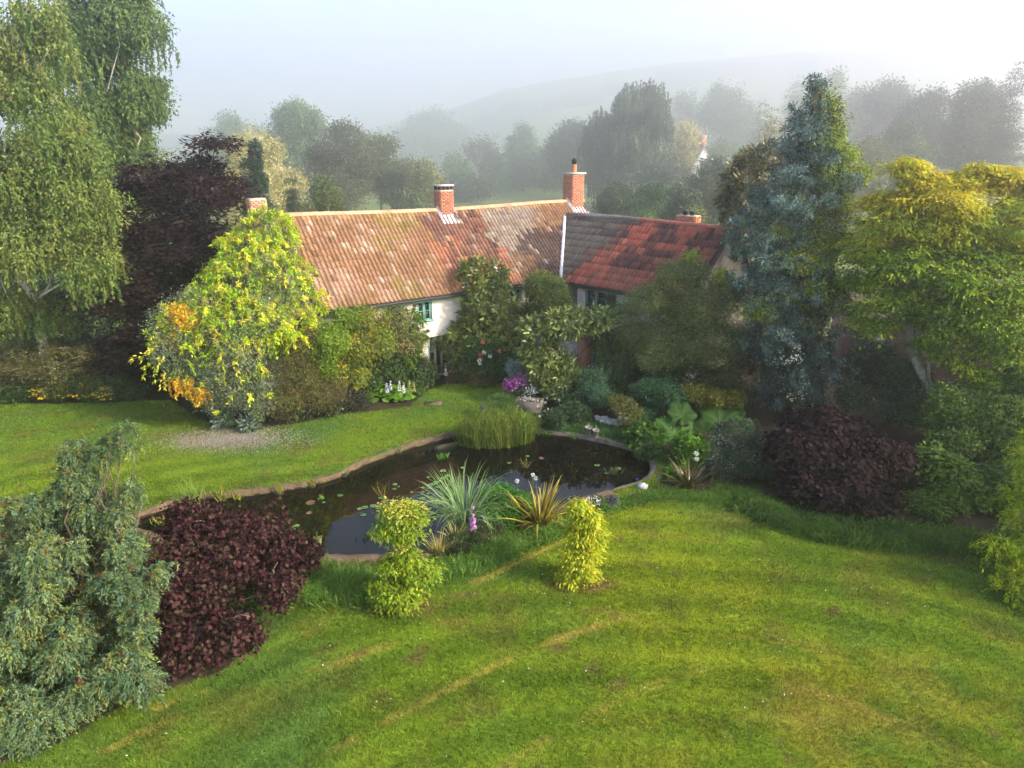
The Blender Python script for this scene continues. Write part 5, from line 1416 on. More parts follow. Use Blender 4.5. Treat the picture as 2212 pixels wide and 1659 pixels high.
# ------------------------------------------------------------------ trees beyond the house
BGN = [0]
def bg(name, label, u, vt, vb, hw, D, cols, style='round', trunk=.25, n=420, m=26, L=None, seed=None, extra_limbs=6, cat='tree', group='misty trees beyond the farmhouse'):
    """a far tree: crown from vt down to vb as seen, hw its half width as seen, D its forward distance"""
    hw *= 1.0 if style in ('column', 'bare') or D < 60 else 1.2
    D = D if D < 60 else 60 + (D - 60) * 2.2
    BGN[0] += 1; seed = seed or 100 + BGN[0]
    rr = random.Random(seed)
    top = P(u, vt, D); g0 = terr(top.x, D)
    s = px(D, (vt + vb) / 2)
    zt = top.z; zb = P(u, vb, D).z; zb = max(min(zb, g0 + (zt - g0) * .12), g0 + .3)
    W_ = hw * s; H_ = zt - zb
    n = int(n * 1.9)
    L = L or (.0033 * D); R = .020 * D * .55
    x = top.x; bl = []
    if style in ('round', 'weep'):
        for k in range(15):
            t = rr.random(); f = math.sin(math.pi * (0.12 + .80 * t)) ** .6
            a = rr.uniform(0, 2 * math.pi); q = W_ * .55 * f
            bl.append(((x + math.cos(a) * q, D + math.sin(a) * q * .9, zb + H_ * (.12 + .72 * t)), (W_ * rr.uniform(.25, .5), W_ * .4, H_ * rr.uniform(.10, .22)), 1))
        bl.append(((x, D, zb + H_ * .82), (W_ * .45, W_ * .45, H_ * .18), 1)); bl.append(((x, D, zb + H_ * .42), (W_ * .68, W_ * .6, H_ * .36), 1))
    elif style == 'conifer':
        for k in range(14):
            t = k / 13; q = ((1 - t) ** .85 + .10) * rr.uniform(.75, 1.15)
            bl.append(((x + rr.uniform(-.08, .08) * W_, D, zb + H_ * (.04 + .92 * t)), (W_ * q, W_ * q, H_ * .07), 1))
    elif style == 'column':
        for k in range(7):
            t = k / 6; bl.append(((x, D, zb + H_ * (.08 + .82 * t)), (W_ * (.95 - .7 * t * t), W_ * (.95 - .7 * t * t), H_ * .12), 1))
    st = {'round': 'clump', 'weep': 'weep', 'conifer': 'fan', 'column': 'tuft', 'bare': 'clump'}[style]
    root = empty(name, (x, D, g0)); tag(root, label, cat, group)
    if style == 'bare':
        for k in range(1, 2):
            mb = MB(); mb.tube(limb_pts((0, 0, -.3), (0, 0, (zt - g0) * .5), 5, .03, 0, seed), [.42, .34, .28, .24, .2, .17], 6); mb.build('trunk', M['bark'], root, smooth=True)
        for k in range(24):
            a = rr.uniform(0, 6.28); zz = (zt - g0) * rr.uniform(.28, .5); e = Vector((math.cos(a) * W_ * rr.uniform(.4, 1), math.sin(a) * W_ * rr.uniform(.3, .9), (zt - g0) * rr.uniform(.6, 1.0)))
            mb = MB(); ps = limb_pts((0, 0, zz), e, 5, .12, .05, seed + k); mb.tube(ps, [.16, .12, .09, .07, .05, .03], 5)
            for q in range(7):
                st_ = ps[rr.randint(2, 5)]; mb.tube([st_, st_ + Vector((rr.uniform(-1, 1), rr.uniform(-1, 1), rr.uniform(.1, 1.2))) * W_ * .28], [.05, .015], 4)
            mb.build('limb', M['bark'], root, smooth=True)
        n = 50
        bl = [((x, D, g0 + (zt - g0) * .75), (W_ * .9, W_ * .8, (zt - g0) * .25), 1)]
    lb = [((b[0][0] - x, b[0][1] - D, b[0][2] - g0), b[1], b[2]) for b in bl]
    if style != 'bare':
        mb = MB(); mb.tube(limb_pts((0, 0, -.4), (0, 0, (zt - g0) * .82), 5, .02, 0, seed), [trunk, trunk * .85, trunk * .7, trunk * .5, trunk * .3, .05], 6); mb.build('trunk', M['bark'], root, smooth=True)
    foliage('crown', root, lb, n=n, m=m, R=(R * 1.6 if style == 'weep' else R), L=L, W=L * (.45 if style in ('weep', 'conifer') else .6), cols=cols, style=st, shape='tri', seed=seed, lump=.4, vjit=.4, droop=.5 if style == 'conifer' else .2, shell=(.65, 1.1))
    return root
PALE = C((.42, .38, .15), (.34, .33, .13), (.48, .43, .20)); FAR = C((.13, .21, .08), (.10, .165, .075), (.175, .245, .085)); MIDG = C((.10, .15, .04), (.07, .11, .035), (.13, .17, .05))
GOLDG = C((.20, .20, .05), (.15, .17, .05))
bg('pale_maple', 'pale cream yellow tree behind the purple beech and the cypress', 548, 284, 470, 96, 62, PALE, n=900, m=28)
bg('cypress', 'slim dark green cypress column in front of the pale yellow tree', 547, 292, 430, 20, 46, C((.045, .09, .04), (.03, .065, .03)), 'column', n=700)
bg('cypress', 'shorter cypress spire hugging the left side of the tall one', 527, 335, 430, 12, 46.5, C((.05, .09, .045)), 'column', n=160)
bg('ash_tree', 'tall dark rounded tree, highest left of the roof', 632, 218, 400, 68, 105, FAR, n=760, m=30)
bg('distant_tree', 'small misty rounded tree left of the tall dark tree', 497, 250, 330, 40, 150, FAR, n=260)
bg('distant_tree', 'faint pointed misty tree at the very left of the far trees', 446, 264, 330, 16, 160, FAR, 'conifer', n=120)
bg('distant_tree', 'faint low misty tree between the two left rounded trees', 555, 276, 320, 26, 170, FAR, n=160)
bg('alder_tree', 'grey green open crowned tree rising behind the left end of the ridge', 740, 268, 440, 58, 88, C((.09, .11, .05), (.12, .13, .06)), n=430, m=22)
bg('alder_tree', 'wide feathery green tree behind the middle of the left roof', 815, 290, 450, 62, 92, C((.10, .13, .05), (.13, .16, .06)), n=520, m=24)
bg('thorn_tree', 'thin topped tree with purplish crown beside the tall dark tree', 700, 300, 420, 42, 80, C((.07, .07, .045), (.09, .10, .05)), n=260)
bg('conifer', 'dark little conifer behind the ridge left of the green shrub', 628, 372, 470, 22, 52, C((.04, .07, .045), (.05, .085, .05)), 'conifer', n=260)
bg('garden_tree', 'rounded green tree just behind the left end of the ridge', 698, 380, 475, 52, 50, MIDG, n=520)
bg('garden_tree', 'small olive bush like tree low behind the ridge near the gable', 655, 428, 480, 34, 46, C((.10, .12, .05), (.13, .14, .06)), n=260)
bg('round_tree', 'round pale green tree with cream right side, left of the field', 912, 352, 455, 42, 90, C((.17, .20, .07), (.13, .17, .06), (.26, .26, .10)), n=420)
bg('round_tree', 'drooping green bush in front of the cream sided tree', 880, 400, 458, 34, 78, C((.09, .13, .05)), 'weep', n=240)
bg('misty_tree', 'huge faint blue tree shape, farthest one on the hillside left of the field', 942, 238, 372, 66, 300, FAR, n=420, m=26)
bg('misty_tree', 'faint blue lower tree mass right beside the farthest hillside tree', 890, 280, 372, 60, 290, FAR, n=300)
bg('misty_tree', 'faint blue tree line low on the hill right of the farthest tree', 1010, 300, 372, 50, 280, FAR, n=260)
bg('bare_tree', 'leafless pale branched tree standing at the edge of the far field', 1038, 296, 405, 44, 150, C((.15, .14, .11)), 'bare')
bg('field_bush', 'rounded dark bush left of the leafless tree', 985, 342, 402, 30, 145, FAR, n=240)
bg('field_bush', 'narrow dark bush right of the leafless tree', 1068, 330, 405, 18, 150, FAR, n=140)
bg('field_bush', 'long low hedge bush at the foot of the leafless tree', 1000, 385, 425, 56, 130, C((.06, .09, .045)), n=260)
bg('cedar_tree', 'spreading dark cedar with pointed top in the middle of the far field edge', 1130, 262, 402, 56, 165, FAR, 'conifer', n=620, m=28)
bg('field_tree', 'rounded dark tree at the right foot of the cedar', 1180, 330, 402, 40, 160, FAR, n=260)
bg('field_tree', 'broad green tree between the cedar and the weeping willow', 1240, 262, 405, 54, 140, C((.06, .095, .045), (.08, .12, .05)), n=520)
bg('field_tree', 'dark rounded tree immediately left of the weeping willow', 1215, 300, 405, 42, 148, FAR, n=300)
bg('weeping_willow', 'very tall weeping willow behind the far chimney', 1375, 168, 420, 88, 108, C((.085, .125, .05), (.11, .15, .055), (.07, .10, .045)), 'weep', n=1100, m=34, trunk=.5)
bg('weeping_willow', 'lower weeping willow to the left behind the tall willow', 1300, 225, 410, 44, 112, C((.075, .115, .05), (.09, .13, .05)), 'weep', n=420, m=30)
bg('pale_maple', 'small cream yellow round tree right of the weeping willow', 1482, 264, 335, 34, 118, PALE, n=280)
bg('hill_tree', 'dark blue rounded tree behind the small cream yellow tree', 1480, 205, 330, 32, 210, FAR, n=260)
bg('hill_tree', 'large blue misty rounded tree left of the blue spruce top', 1575, 190, 340, 66, 190, FAR, n=520)
bg('hill_tree', 'small dark pointed tree between misty rounded tree and golden conifer', 1650, 215, 300, 14, 140, FAR, 'conifer', n=120)
bg('golden_conifer', 'pale golden feathery conifer just left of the blue spruce', 1672, 232, 350, 46, 78, C((.28, .24, .09), (.22, .20, .08)), 'conifer', n=420)
bg('far_fir', 'tall faint fir behind the blue spruce top on its left', 1730, 160, 320, 46, 170, FAR, 'conifer', n=260)
bg('far_fir', 'faint dark topped fir immediately right of the blue spruce top', 1808, 152, 330, 26, 150, FAR, 'round', n=240)
bg('wood_tree', 'misty green rounded tree first right of the spruce top', 1860, 190, 360, 48, 150, FAR, n=420)
bg('wood_tree', 'broad tall misty tree second right of the spruce', 1925, 172, 380, 58, 135, C((.06, .09, .045), (.08, .115, .05)), n=560)
bg('wood_tree', 'dark green tree third right of the spruce with small peak', 2015, 190, 380, 62, 112, C((.045, .08, .04), (.07, .11, .045)), n=620)
bg('wood_tree', 'tall bright misty green tree fourth right of the spruce', 2130, 172, 390, 66, 100, C((.065, .11, .045), (.09, .14, .05)), n=680)
bg('wood_tree', 'dark tall conifer at the very right edge of the sky', 2205, 128, 400, 44, 96, C((.03, .05, .035), (.045, .07, .04)), 'conifer', n=420)
bg('wood_tree', 'lower green tree in front of the misty row above the golden maple', 1955, 262, 390, 60, 92, C((.07, .115, .05), (.09, .135, .05)), n=480)
bg('wood_tree', 'yellowish low tree right of the spruce in front of the misty row', 1880, 300, 400, 42, 84, C((.14, .15, .05), (.11, .13, .05)), n=320)
bg('valley_shrub', 'mid green bush behind the wing ridge nearest the far chimney', 1335, 400, 470, 44, 70, C((.06, .095, .04), (.08, .12, .045)), n=360)
bg('valley_shrub', 'rounded green bush behind the wing ridge left of its small chimney', 1405, 395, 478, 44, 66, C((.065, .11, .045), (.09, .14, .05)), n=360)
bg('valley_shrub', 'dark bush behind the small wing chimney', 1475, 400, 480, 44, 62, C((.05, .085, .04), (.07, .10, .045)), n=360)
bg('valley_shrub', 'pale yellowish bush right of the small wing chimney', 1505, 448, 492, 30, 52, C((.17, .19, .06), (.12, .15, .05)), n=240)
bg('valley_shrub', 'light green bush just above the wing ridge left of its chimney', 1390, 450, 484, 34, 50, C((.12, .17, .06), (.09, .14, .05)), n=240)
bg('orchard_tree', 'grey green tree with pale trunk behind the end of the wing', 1545, 335, 470, 56, 70, C((.07, .10, .05), (.10, .13, .065)), n=520)
bg('valley_tree', 'dull green tree below the white gabled house', 1440, 350, 440, 56, 100, C((.06, .085, .045), (.08, .11, .05)), n=420)
bg('valley_tree', 'small pointed dark tree in front of the white gabled house', 1560, 285, 350, 20, 118, FAR, 'conifer', n=140)
bg('valley_tree', 'dark low tree filling the gap left of the white gabled house', 1400, 330, 430, 46, 106, FAR, n=300)
# distant house
dh = empty('distant_house', P(1515, 365, 185)); dh.scale = (1.5, 1.5, 1.5); dh.rotation_euler = (0, 0, math.radians(8)); tag(dh, 'misty white gabled house with red roof beyond the weeping willow', 'house')
zz = (terr(dh.location.x, 185) - dh.location.z) / 1.5
mb = MB(); mb.add([(-1.6, 0, zz), (2.2, 0, zz), (2.2, 0, .4), (.3, 0, 3.6), (-1.6, 0, .4), (-1.6, 9, zz), (2.2, 9, zz), (2.2, 9, .4), (.3, 9, 3.6), (-1.6, 9, .4)], [(0, 1, 2, 3, 4), (0, 5, 6, 1), (1, 6, 7, 2), (5, 0, 4, 9), (6, 5, 9, 8, 7)]); mb.build('gable_wall', M['white'], dh)
mb = MB(); mb.box((-7.5, 3, zz), (-1.7, 9, .2)); mb.build('wall', M['brick'], dh).color = (.36, .2, .15, 1)
mb = MB(); mb.add([(-7.8, 2.7, .1), (-1.7, 2.7, .1), (-1.7, 6, 2.6), (-7.8, 6, 2.6), (-7.8, 9.3, .1), (-1.7, 9.3, .1)], [(0, 1, 2, 3), (3, 2, 5, 4)]); mb.build('roof', M['tile'], dh).color = (.38, .14, .10, 1)
mb = MB(); mb.add([(-1.9, -.2, .15), (.3, -.2, 3.75), (.3, 9.2, 3.75), (-1.9, 9.2, .15), (2.5, -.2, .15), (2.5, 9.2, .15)], [(0, 1, 2, 3), (1, 4, 5, 2)]); mb.build('roof', M['lead'], dh)
mb = MB(); mb.box((-.1, 1.0, 3.3), (.9, 1.9, 5.6)); mb.build('chimney', M['brick'], dh).color = (.45, .2, .12, 1)
mb = MB(); mb.box((2.6, 3, zz), (11, 8, -.2)); mb.add([(2.6, 2.7, -.3), (11, 2.7, -.3), (11, 5.5, 1.9), (2.6, 5.5, 1.9), (11, 8.3, -.3), (2.6, 8.3, -.3)], [(0, 1, 2, 3), (3, 2, 4, 5)]); mb.build('annexe', M['lead'], dh)
# dark hedge line closing the foot of the far trees
rng = np.random.default_rng(5)
hb = []
for u in range(300, 2300, 36):
    if 930 < u < 1290: continue
    D = 185 + 25 * math.sin(u * .01)
    hb.append(BL(u, 398 + rng.uniform(-14, 10), D, 34, 26, 4))
for u in range(1300, 2300, 44):
    hb.append(BL(u, 352 + 18 * math.sin(u * .023), 205 + 12 * math.sin(u * .05), 40, 34, 6))
o = foliage('far_woodland', None, hb, n=4200, m=22, R=1.2, L=.5, W=.3, cols=FAR, style='clump', seed=9)
tag(o, 'dark undergrowth and woodland edge below the misty trees', 'woodland')
hb = [BL(u, v, D, 60, 22, 8) for u, v, D in ((1230, 300, 850), (1330, 280, 900), (1450, 270, 900), (1600, 250, 950), (1750, 235, 950), (1900, 230, 980), (2050, 220, 950), (2200, 210, 980), (1120, 300, 850))]
for b in hb: pass
hb = [((b[0][0], b[0][1], terr(b[0][0], b[0][1]) + 3), (b[1][0], 12, 8), 1) for b in hb]
o = foliage('hillside_woodland', None, hb, n=1300, m=22, R=5, L=2.6, W=1.8, cols=FAR, style='clump', seed=10)
tag(o, 'faint belts of woodland on the misty hillside', 'woodland')

# ------------------------------------------------------------------ grass
def scatter(n, x0, x1, y0, y1, rng):
    return rng.uniform(x0, x1, n), rng.uniform(y0, y1, n)
rng = np.random.default_rng(77)
px_, py_ = [], []
for (y0, y1, dens) in ((7.2, 10, 1700), (10, 13.5, 1200), (13.5, 18, 620), (18, 24, 300), (24, 31, 150)):
    wd = .86 * y1 + 1.2
    n = int(dens * 2 * wd * (y1 - y0))
    x, y = scatter(n, -wd, wd, y0, y1, rng)
    k = ~bed_mask(x, y)
    x, y = x[k], y[k]
    k = ~in_poly(x, y, POND) & (seg_dist(x, y, POND, True) > .11)
    px_.append(x[k]); py_.append(y[k])
x = np.concatenate(px_); y = np.concatenate(py_); n = len(x)
ax = nrm(np.stack([rng.normal(0, .45, n), rng.normal(0, .45, n), np.ones(n)], 1))
nr_ = nrm(rng.normal(size=(n, 3)))
far = np.clip((y - 8) / 16, 0, 1)
col = lawn_colour(x, y) * rng.choice([.55, .85, 1.0, 1.2, 1.6], (n, 1), p=[.15, .25, .3, .2, .1]) * rng.uniform(.9, 1.1, (n, 3)) * 1.12
me = leaf_mesh('lawn_grass', np.stack([x, y, np.full(n, -.005)], 1), ax, nr_, rng.uniform(.03, .085, n) * (1 + .3 * far), rng.uniform(.011, .021, n) * (1 + 1.0 * far), np.clip(col, .003, 1), 'tri')
tag(link('lawn_grass', me, M['blade']), 'short mown grass covering the lawn', 'grass', kind='stuff')

def band(name, label, pts_q, half, n, L, W, cols, seed, lean=.35, z=0.0, cat='grass'):
    rng = np.random.default_rng(seed)
    pts = np.array(smooth_loop(gq(pts_q), 6, closed=False))
    seg = np.linalg.norm(np.diff(pts, axis=0), axis=1); cum = np.concatenate([[0], np.cumsum(seg)])
    t = rng.uniform(0, cum[-1], n)
    X = np.interp(t, cum, pts[:, 0]); Y = np.interp(t, cum, pts[:, 1])
    e = rng.normal(0, .5, (n, 2)) * half * (.6 + .8 * fbm(X, Y, .9, seed))[:, None]
    X = X + e[:, 0]; Y = Y + e[:, 1]
    # tussocks: pull the blades towards clump centres
    k = ~in_poly(X, Y, POND); X, Y = X[k], Y[k]; n = len(X)
    lx = fbm(X, Y, .7, seed + 5) - .5; ly = fbm(X, Y, .7, seed + 9) - .5
    ax = nrm(np.stack([lx * 2.6 + rng.normal(0, lean, n), ly * 2.6 + rng.normal(0, lean, n), np.ones(n)], 1))
    cc = np.array(cols)[rng.integers(0, len(cols), n)] * (.6 + .8 * fbm(X, Y, .6, seed + 2))[:, None] * rng.uniform(.7, 1.3, (n, 1))
    hgt = (.5 + 1.0 * fbm(X, Y, .8, seed + 3))
    nn = nrm(np.stack([rng.normal(size=n), rng.normal(size=n), np.full(n, .4)], 1))
    me = leaf_mesh(name, np.stack([X, Y, np.full(n, z - .01)], 1), ax, nn, L * hgt * rng.uniform(.6, 1.2, n), W * rng.uniform(.8, 1.2, n), cc, 'arch')
    o = link(name, me, M['blade']); tag(o, label, cat, kind='stuff'); return o
LG = C((.10, .22, .03), (.14, .27, .03), (.07, .16, .02), (.18, .28, .05))
band('long_grass', 'long uncut bright grass fringe between purple shrub and mown lawn', [(480, 1290), (560, 1262), (640, 1262), (720, 1275), (800, 1270), (850, 1290)], .55, 15000, .26, .016, LG, 1)
band('long_grass', 'long green grass fringe on the near bank between the two golden acers', [(900, 1262), (960, 1240), (1030, 1215), (1100, 1185), (1160, 1160), (1220, 1140)], .30, 9000, .22, .015, LG, 2)
band('long_grass', 'long green grass fringe at the right end of the pond', [(1290, 1105), (1350, 1088), (1420, 1072), (1500, 1075), (1570, 1082)], .28, 6500, .20, .015, C((.10, .20, .03), (.13, .24, .03), (.07, .15, .02)), 3)
band('long_grass', 'dark long grass along the foot of the purple hazel', [(1570, 1068), (1620, 1095), (1680, 1125), (1760, 1150), (1850, 1165), (1950, 1175), (2060, 1180), (2160, 1180), (2260, 1185)], .42, 14000, .34, .018, C((.07, .14, .02), (.05, .11, .018), (.10, .18, .02)), 4)
band('long_grass', 'grass tufts in the bed behind the juniper on the left', [(-40, 1480), (60, 1450), (140, 1440)], .5, 3500, .35, .014, C((.12, .19, .07), (.09, .15, .05)), 5)
band('long_grass', 'grassy weeds growing on the far right pond bank below the stones', [(1180, 925), (1240, 922), (1300, 928), (1360, 945)], .42, 5500, .15, .02, C((.05, .12, .03), (.07, .15, .04)), 6)
band('bank_plants', 'low leafy weeds lining the dark border below the purple hazel', [(1600, 1085), (1680, 1112), (1780, 1135), (1900, 1150), (2050, 1160)], .5, 5000, .22, .05, C((.05, .11, .02), (.04, .08, .018), (.08, .15, .02)), 7, lean=.8, cat='plants')

band('kerb_grass', 'short grass overhanging the far kerb of the pond', [(272, 1126), (330, 1099), (395, 1076), (440, 1068), (494, 1064), (562, 1056), (662, 1040), (732, 1020), (802, 988), (885, 959), (985, 935)], .07, 5200, .09, .012, LG, 8, lean=.7)
band('rim_weeds', 'grass and weeds growing over the near rim of the pond', [(600, 1216), (680, 1226), (760, 1228), (830, 1222)], .16, 1800, .16, .014, C((.16, .20, .05), (.10, .18, .03), (.22, .18, .08)), 9, lean=.6)
# a few fallen leaves and daisies on the lawn
rng = np.random.default_rng(99); n = 420
X = rng.uniform(-8, 9, n); Y = rng.uniform(8, 22, n); k = ~(bed_mask(X, Y) | in_poly(X, Y, POND)); X, Y = X[k], Y[k]; n = len(X)
me = leaf_mesh('fallen_leaves', np.stack([X, Y, np.full(n, .06)], 1), nrm(np.stack([rng.normal(size=n), rng.normal(size=n), rng.normal(0, .2, n)], 1)), np.tile([0, 0, 1.], (n, 1)), rng.uniform(.025, .06, n), rng.uniform(.02, .035, n), np.array(C((.42, .36, .22), (.16, .09, .04), (.55, .52, .45), (.10, .07, .03)))[rng.integers(0, 4, n)], 'kite')
tag(link('fallen_leaves', me, M['flower']), 'scattered fallen leaves and specks on the mown lawn', 'leaves', kind='stuff')

# reeds in the water
rng = np.random.default_rng(12)
rb = G(1072, 946); n = 2300
X = rng.uniform(-1, 1, n); Yy = rng.uniform(-1, 1, n); k = X ** 2 + Yy ** 2 < 1; X, Yy = X[k], Yy[k]; n = len(X)
X = X * 1.28; Yy = Yy * .62 + .12 * X
root = empty('reed_bed', (rb.x, rb.y, WZ)); tag(root, 'dense stand of tall green reeds rising from the far side of the pond', 'reeds')
h_ = rng.uniform(.75, 1.25, n) * (1 - .18 * (np.abs(X) / 1.3) ** 2)
ax = nrm(np.stack([rng.normal(0, .12, n) + X * .06, rng.normal(0, .12, n), np.ones(n)], 1))
cc = np.array(C((.10, .17, .02), (.14, .20, .025), (.07, .12, .015), (.20, .21, .04)))[rng.integers(0, 4, n)] * rng.uniform(.75, 1.25, (n, 1))
me = leaf_mesh('stems', np.stack([X, Yy, np.full(n, -.05)], 1), ax, nrm(rng.normal(size=(n, 3))), h_ * .98, np.full(n, .026), cc, 'blade')
link('stems', me, M['blade'], root, 'stuff')
n2 = 900; j = rng.integers(0, n, n2)
me = leaf_mesh('leaves', np.stack([X[j], Yy[j], h_[j] * rng.uniform(.3, .9, n2)], 1), nrm(np.stack([rng.normal(size=n2), rng.normal(size=n2), np.full(n2, .9)], 1)), nrm(rng.normal(size=(n2, 3))), rng.uniform(.2, .45, n2), np.full(n2, .018), cc[j] * 1.15, 'arch')
link('leaves', me, M['blade'], root, 'stuff')
plant('pond_side_bush', 'feathery green herb behind the reeds', 'plant', [BL(1080, 872, 22.4, 32, 18), BL(1060, 885, 22.0, 26, 12)],
      layers=[dict(name='foliage', n=240, m=22, R=.25, L=.08, W=.025, cols=C((.09, .17, .04), (.07, .13, .03)), style='tuft')])

# bergenia: every leaf a part
bgc = P(838, 868, 24.6); root = empty('bergenia', (bgc.x, bgc.y, 0)); tag(root, 'clump of big round bright green leaves at the lawn edge under the wall shrub', 'plant')
T, Fc = TEMPL['round']; mb = MB(); mb.add([(x * .34, y * .34, z * .34) for x, y, z in T], Fc); lm = mb.mesh('leaf'); lm.materials.append(M['leaf'])
rr = random.Random(8)
for j in range(95):
    a = rr.uniform(0, 6.28); q = math.sqrt(rr.random())
    p = Vector((math.cos(a) * q * .92, math.sin(a) * q * .5, .12 + .32 * (1 - q * q) + rr.uniform(-.05, .05)))
    s = rr.uniform(.6, 1.05)
    o = bpy.data.objects.new('leaf', lm); COL.objects.link(o); o.parent = root
    o.matrix_local = Matrix.Translation(p) @ Matrix.Rotation(a + rr.uniform(-.8, .8), 4, 'Z') @ Matrix.Rotation(rr.uniform(-.3, .65), 4, 'Y') @ Matrix.Rotation(rr.uniform(-.4, .4), 4, 'X') @ Matrix.Scale(s, 4)
    g_ = rr.uniform(.7, 1.25); o.color = (.13 * g_, .27 * g_, .02 * g_, 1)

# lily pads
def pad_mesh():
    mb = MB(); n = 14; vs = [(0, 0, 0)] + [(math.cos(math.radians(14 + 332 * k / n)), math.sin(math.radians(14 + 332 * k / n)), .02 if k % 3 else .05) for k in range(n + 1)]
    mb.add(vs, [(0, k + 1, k + 2) for k in range(n)]); me = mb.mesh('lily_pad'); me.materials.append(M['gloss']); return me
pm = pad_mesh(); rr = random.Random(4)
PADS = [(914, 1053), (914, 1063), (957, 1017), (925, 1031), (951, 1039), (958, 1033), (935, 1046), (912, 1077), (929, 1048), (942, 1042), (777, 1099), (788, 1096), (806, 1093), (817, 1096), (785, 1112), (852, 1056), (861, 1051),
        (853, 1046), (968, 1028), (945, 1052), (975, 1040), (900, 1085), (925, 1066), (880, 1096), (968, 1048), (640, 1136), (636, 1141), (1140, 985), (1100, 1000), (1290, 1005), (1310, 1022), (1335, 1012), (890, 1063), (835, 1082), (825, 1075), (700, 1085), (735, 1070), (1000, 1010)]
for u, v in PADS:
    g_ = G(u, v, WZ + .012); o = bpy.data.objects.new('lily_pad', pm); COL.objects.link(o)
    s = rr.uniform(.045, .105); o.location = g_; o.scale = (s, s, s); o.rotation_euler = (0, 0, rr.uniform(0, 6.28))
    f = rr.uniform(.75, 1.2); o.color = (.10 * f, .20 * f, .05 * f, 1)
    tag(o, 'small round green lily pad floating on the pond', 'lily pad', 'lily pads on the pond')
for u, v, lab in ((671, 1086, 'largest reddish brown lily pad, alone near the far kerb of the pond'), (668, 1108, 'small reddish brown lily pad below the larger one'), (1170, 990, 'faded reddish lily pad in the darker right half of the pond')):
    g_ = G(u, v, WZ + .012); o = bpy.data.objects.new('lily_pad', pm); COL.objects.link(o); s = .13 if u == 671 else .08
    o.location = g_; o.scale = (s, s, s); o.color = (.16, .085, .055, 1); tag(o, lab, 'lily pad')

def tuft(label, u, v, n, L, W, cols, seed, z=WZ, rad=.09, name='water_plant', basket=False, cat='water plant'):
    r = random.Random(seed); g_ = G(u, v, z); root = empty(name, g_); tag(root, label, cat)
    rngl = np.random.default_rng(seed)
    p = np.stack([rngl.normal(0, rad * .6, n), rngl.normal(0, rad * .4, n), np.zeros(n)], 1)
    ax = nrm(np.stack([rngl.normal(0, .35, n), rngl.normal(0, .35, n), np.ones(n)], 1))
    cc = np.array(cols)[rngl.integers(0, len(cols), n)] * rngl.uniform(.75, 1.25, (n, 1))
    link('leaves', leaf_mesh('leaves', p, ax, nrm(rngl.normal(size=(n, 3))), L * rngl.uniform(.5, 1.1, n), np.full(n, W), cc, 'arch'), M['blade'], root, 'stuff')
    if basket:
        mb = MB(); mb.lathe([(.10, -.15), (.13, .02), (.12, .03), (.0, .01)], (0, 0, 0), 10); mb.build('basket', M['black'], root)
YG = C((.26, .28, .03), (.18, .24, .03), (.34, .30, .06))
tuft('thin yellow green iris tuft in a basket by the far kerb, third from the left', 604, 1066, 26, .42, .018, YG, 1, basket=True)
tuft('short bushy yellow green tuft against the far kerb, second from the left', 673, 1050, 40, .26, .02, YG, 2, basket=True)
tuft('small dark green tuft on a black basket at the bend of the kerb', 742, 1027, 40, .16, .02, C((.08, .13, .03)), 3, basket=True)
tuft('pale thin tuft on a black basket midway along the far kerb', 860, 978, 24, .36, .014, C((.22, .24, .10), (.16, .2, .06)), 4, basket=True)
tuft('pale wispy tuft in a basket left of the reeds', 928, 952, 26, .42, .014, C((.20, .22, .10), (.14, .2, .06)), 5, basket=True)
tuft('tall thin green rushes on the far bank behind the purple shrub', 412, 1087, 90, .95, .014, C((.16, .26, .04), (.22, .30, .06)), 6, rad=.3)
tuft('stout yellow green iris leaves beside the rushes', 483, 1081, 26, .48, .03, YG, 7, rad=.14)
tuft('low yellow green tuft between iris leaves and kerb', 515, 1078, 22, .22, .03, YG, 8)
tuft('lone brown and green reed stalk standing in the middle of the pond', 828, 1075, 12, .72, .016, C((.28, .24, .05), (.2, .2, .04)), 9, rad=.04)
tuft('cream striped grass tuft at the tip of the purple shrub, in the water', 690, 1178, 30, .34, .018, C((.42, .42, .16), (.30, .34, .10)), 10, rad=.07)
tuft('small floating green arrow leaves near the large reddish pad', 695, 1078, 12, .14, .05, C((.14, .30, .05)), 11, rad=.06)
tuft('bright green floating leaf rosette in the dark water before the reeds', 956, 990, 40, .20, .05, C((.14, .28, .05), (.09, .2, .03)), 12, rad=.16)
tuft('dark floating leaf rosette on the blue reflection left of the acer', 790, 1163, 16, .14, .04, C((.03, .05, .03)), 13, rad=.12)
tuft('dull green weed rising from the dark right half of the pond', 1326, 1024, 34, .26, .03, C((.10, .13, .04), (.07, .1, .03)), 14, rad=.15)
tuft('thin brown weed with small leaves behind the silver grass', 1132, 1010, 18, .4, .03, C((.14, .12, .03)), 15, rad=.08)
tuft('yellow green waterside tuft at the foot of the kerb near the left pond tip', 345, 1130, 40, .22, .03, YG, 16, rad=.2)
tuft('spreading green rush tuft on the shaded bank right of the reeds', 1180, 940, 50, .28, .02, C((.08, .14, .03)), 17, rad=.2)
tuft('thin grass tuft on the bank edge below the two pots', 1238, 948, 30, .32, .02, C((.10, .17, .04)), 18, rad=.12)

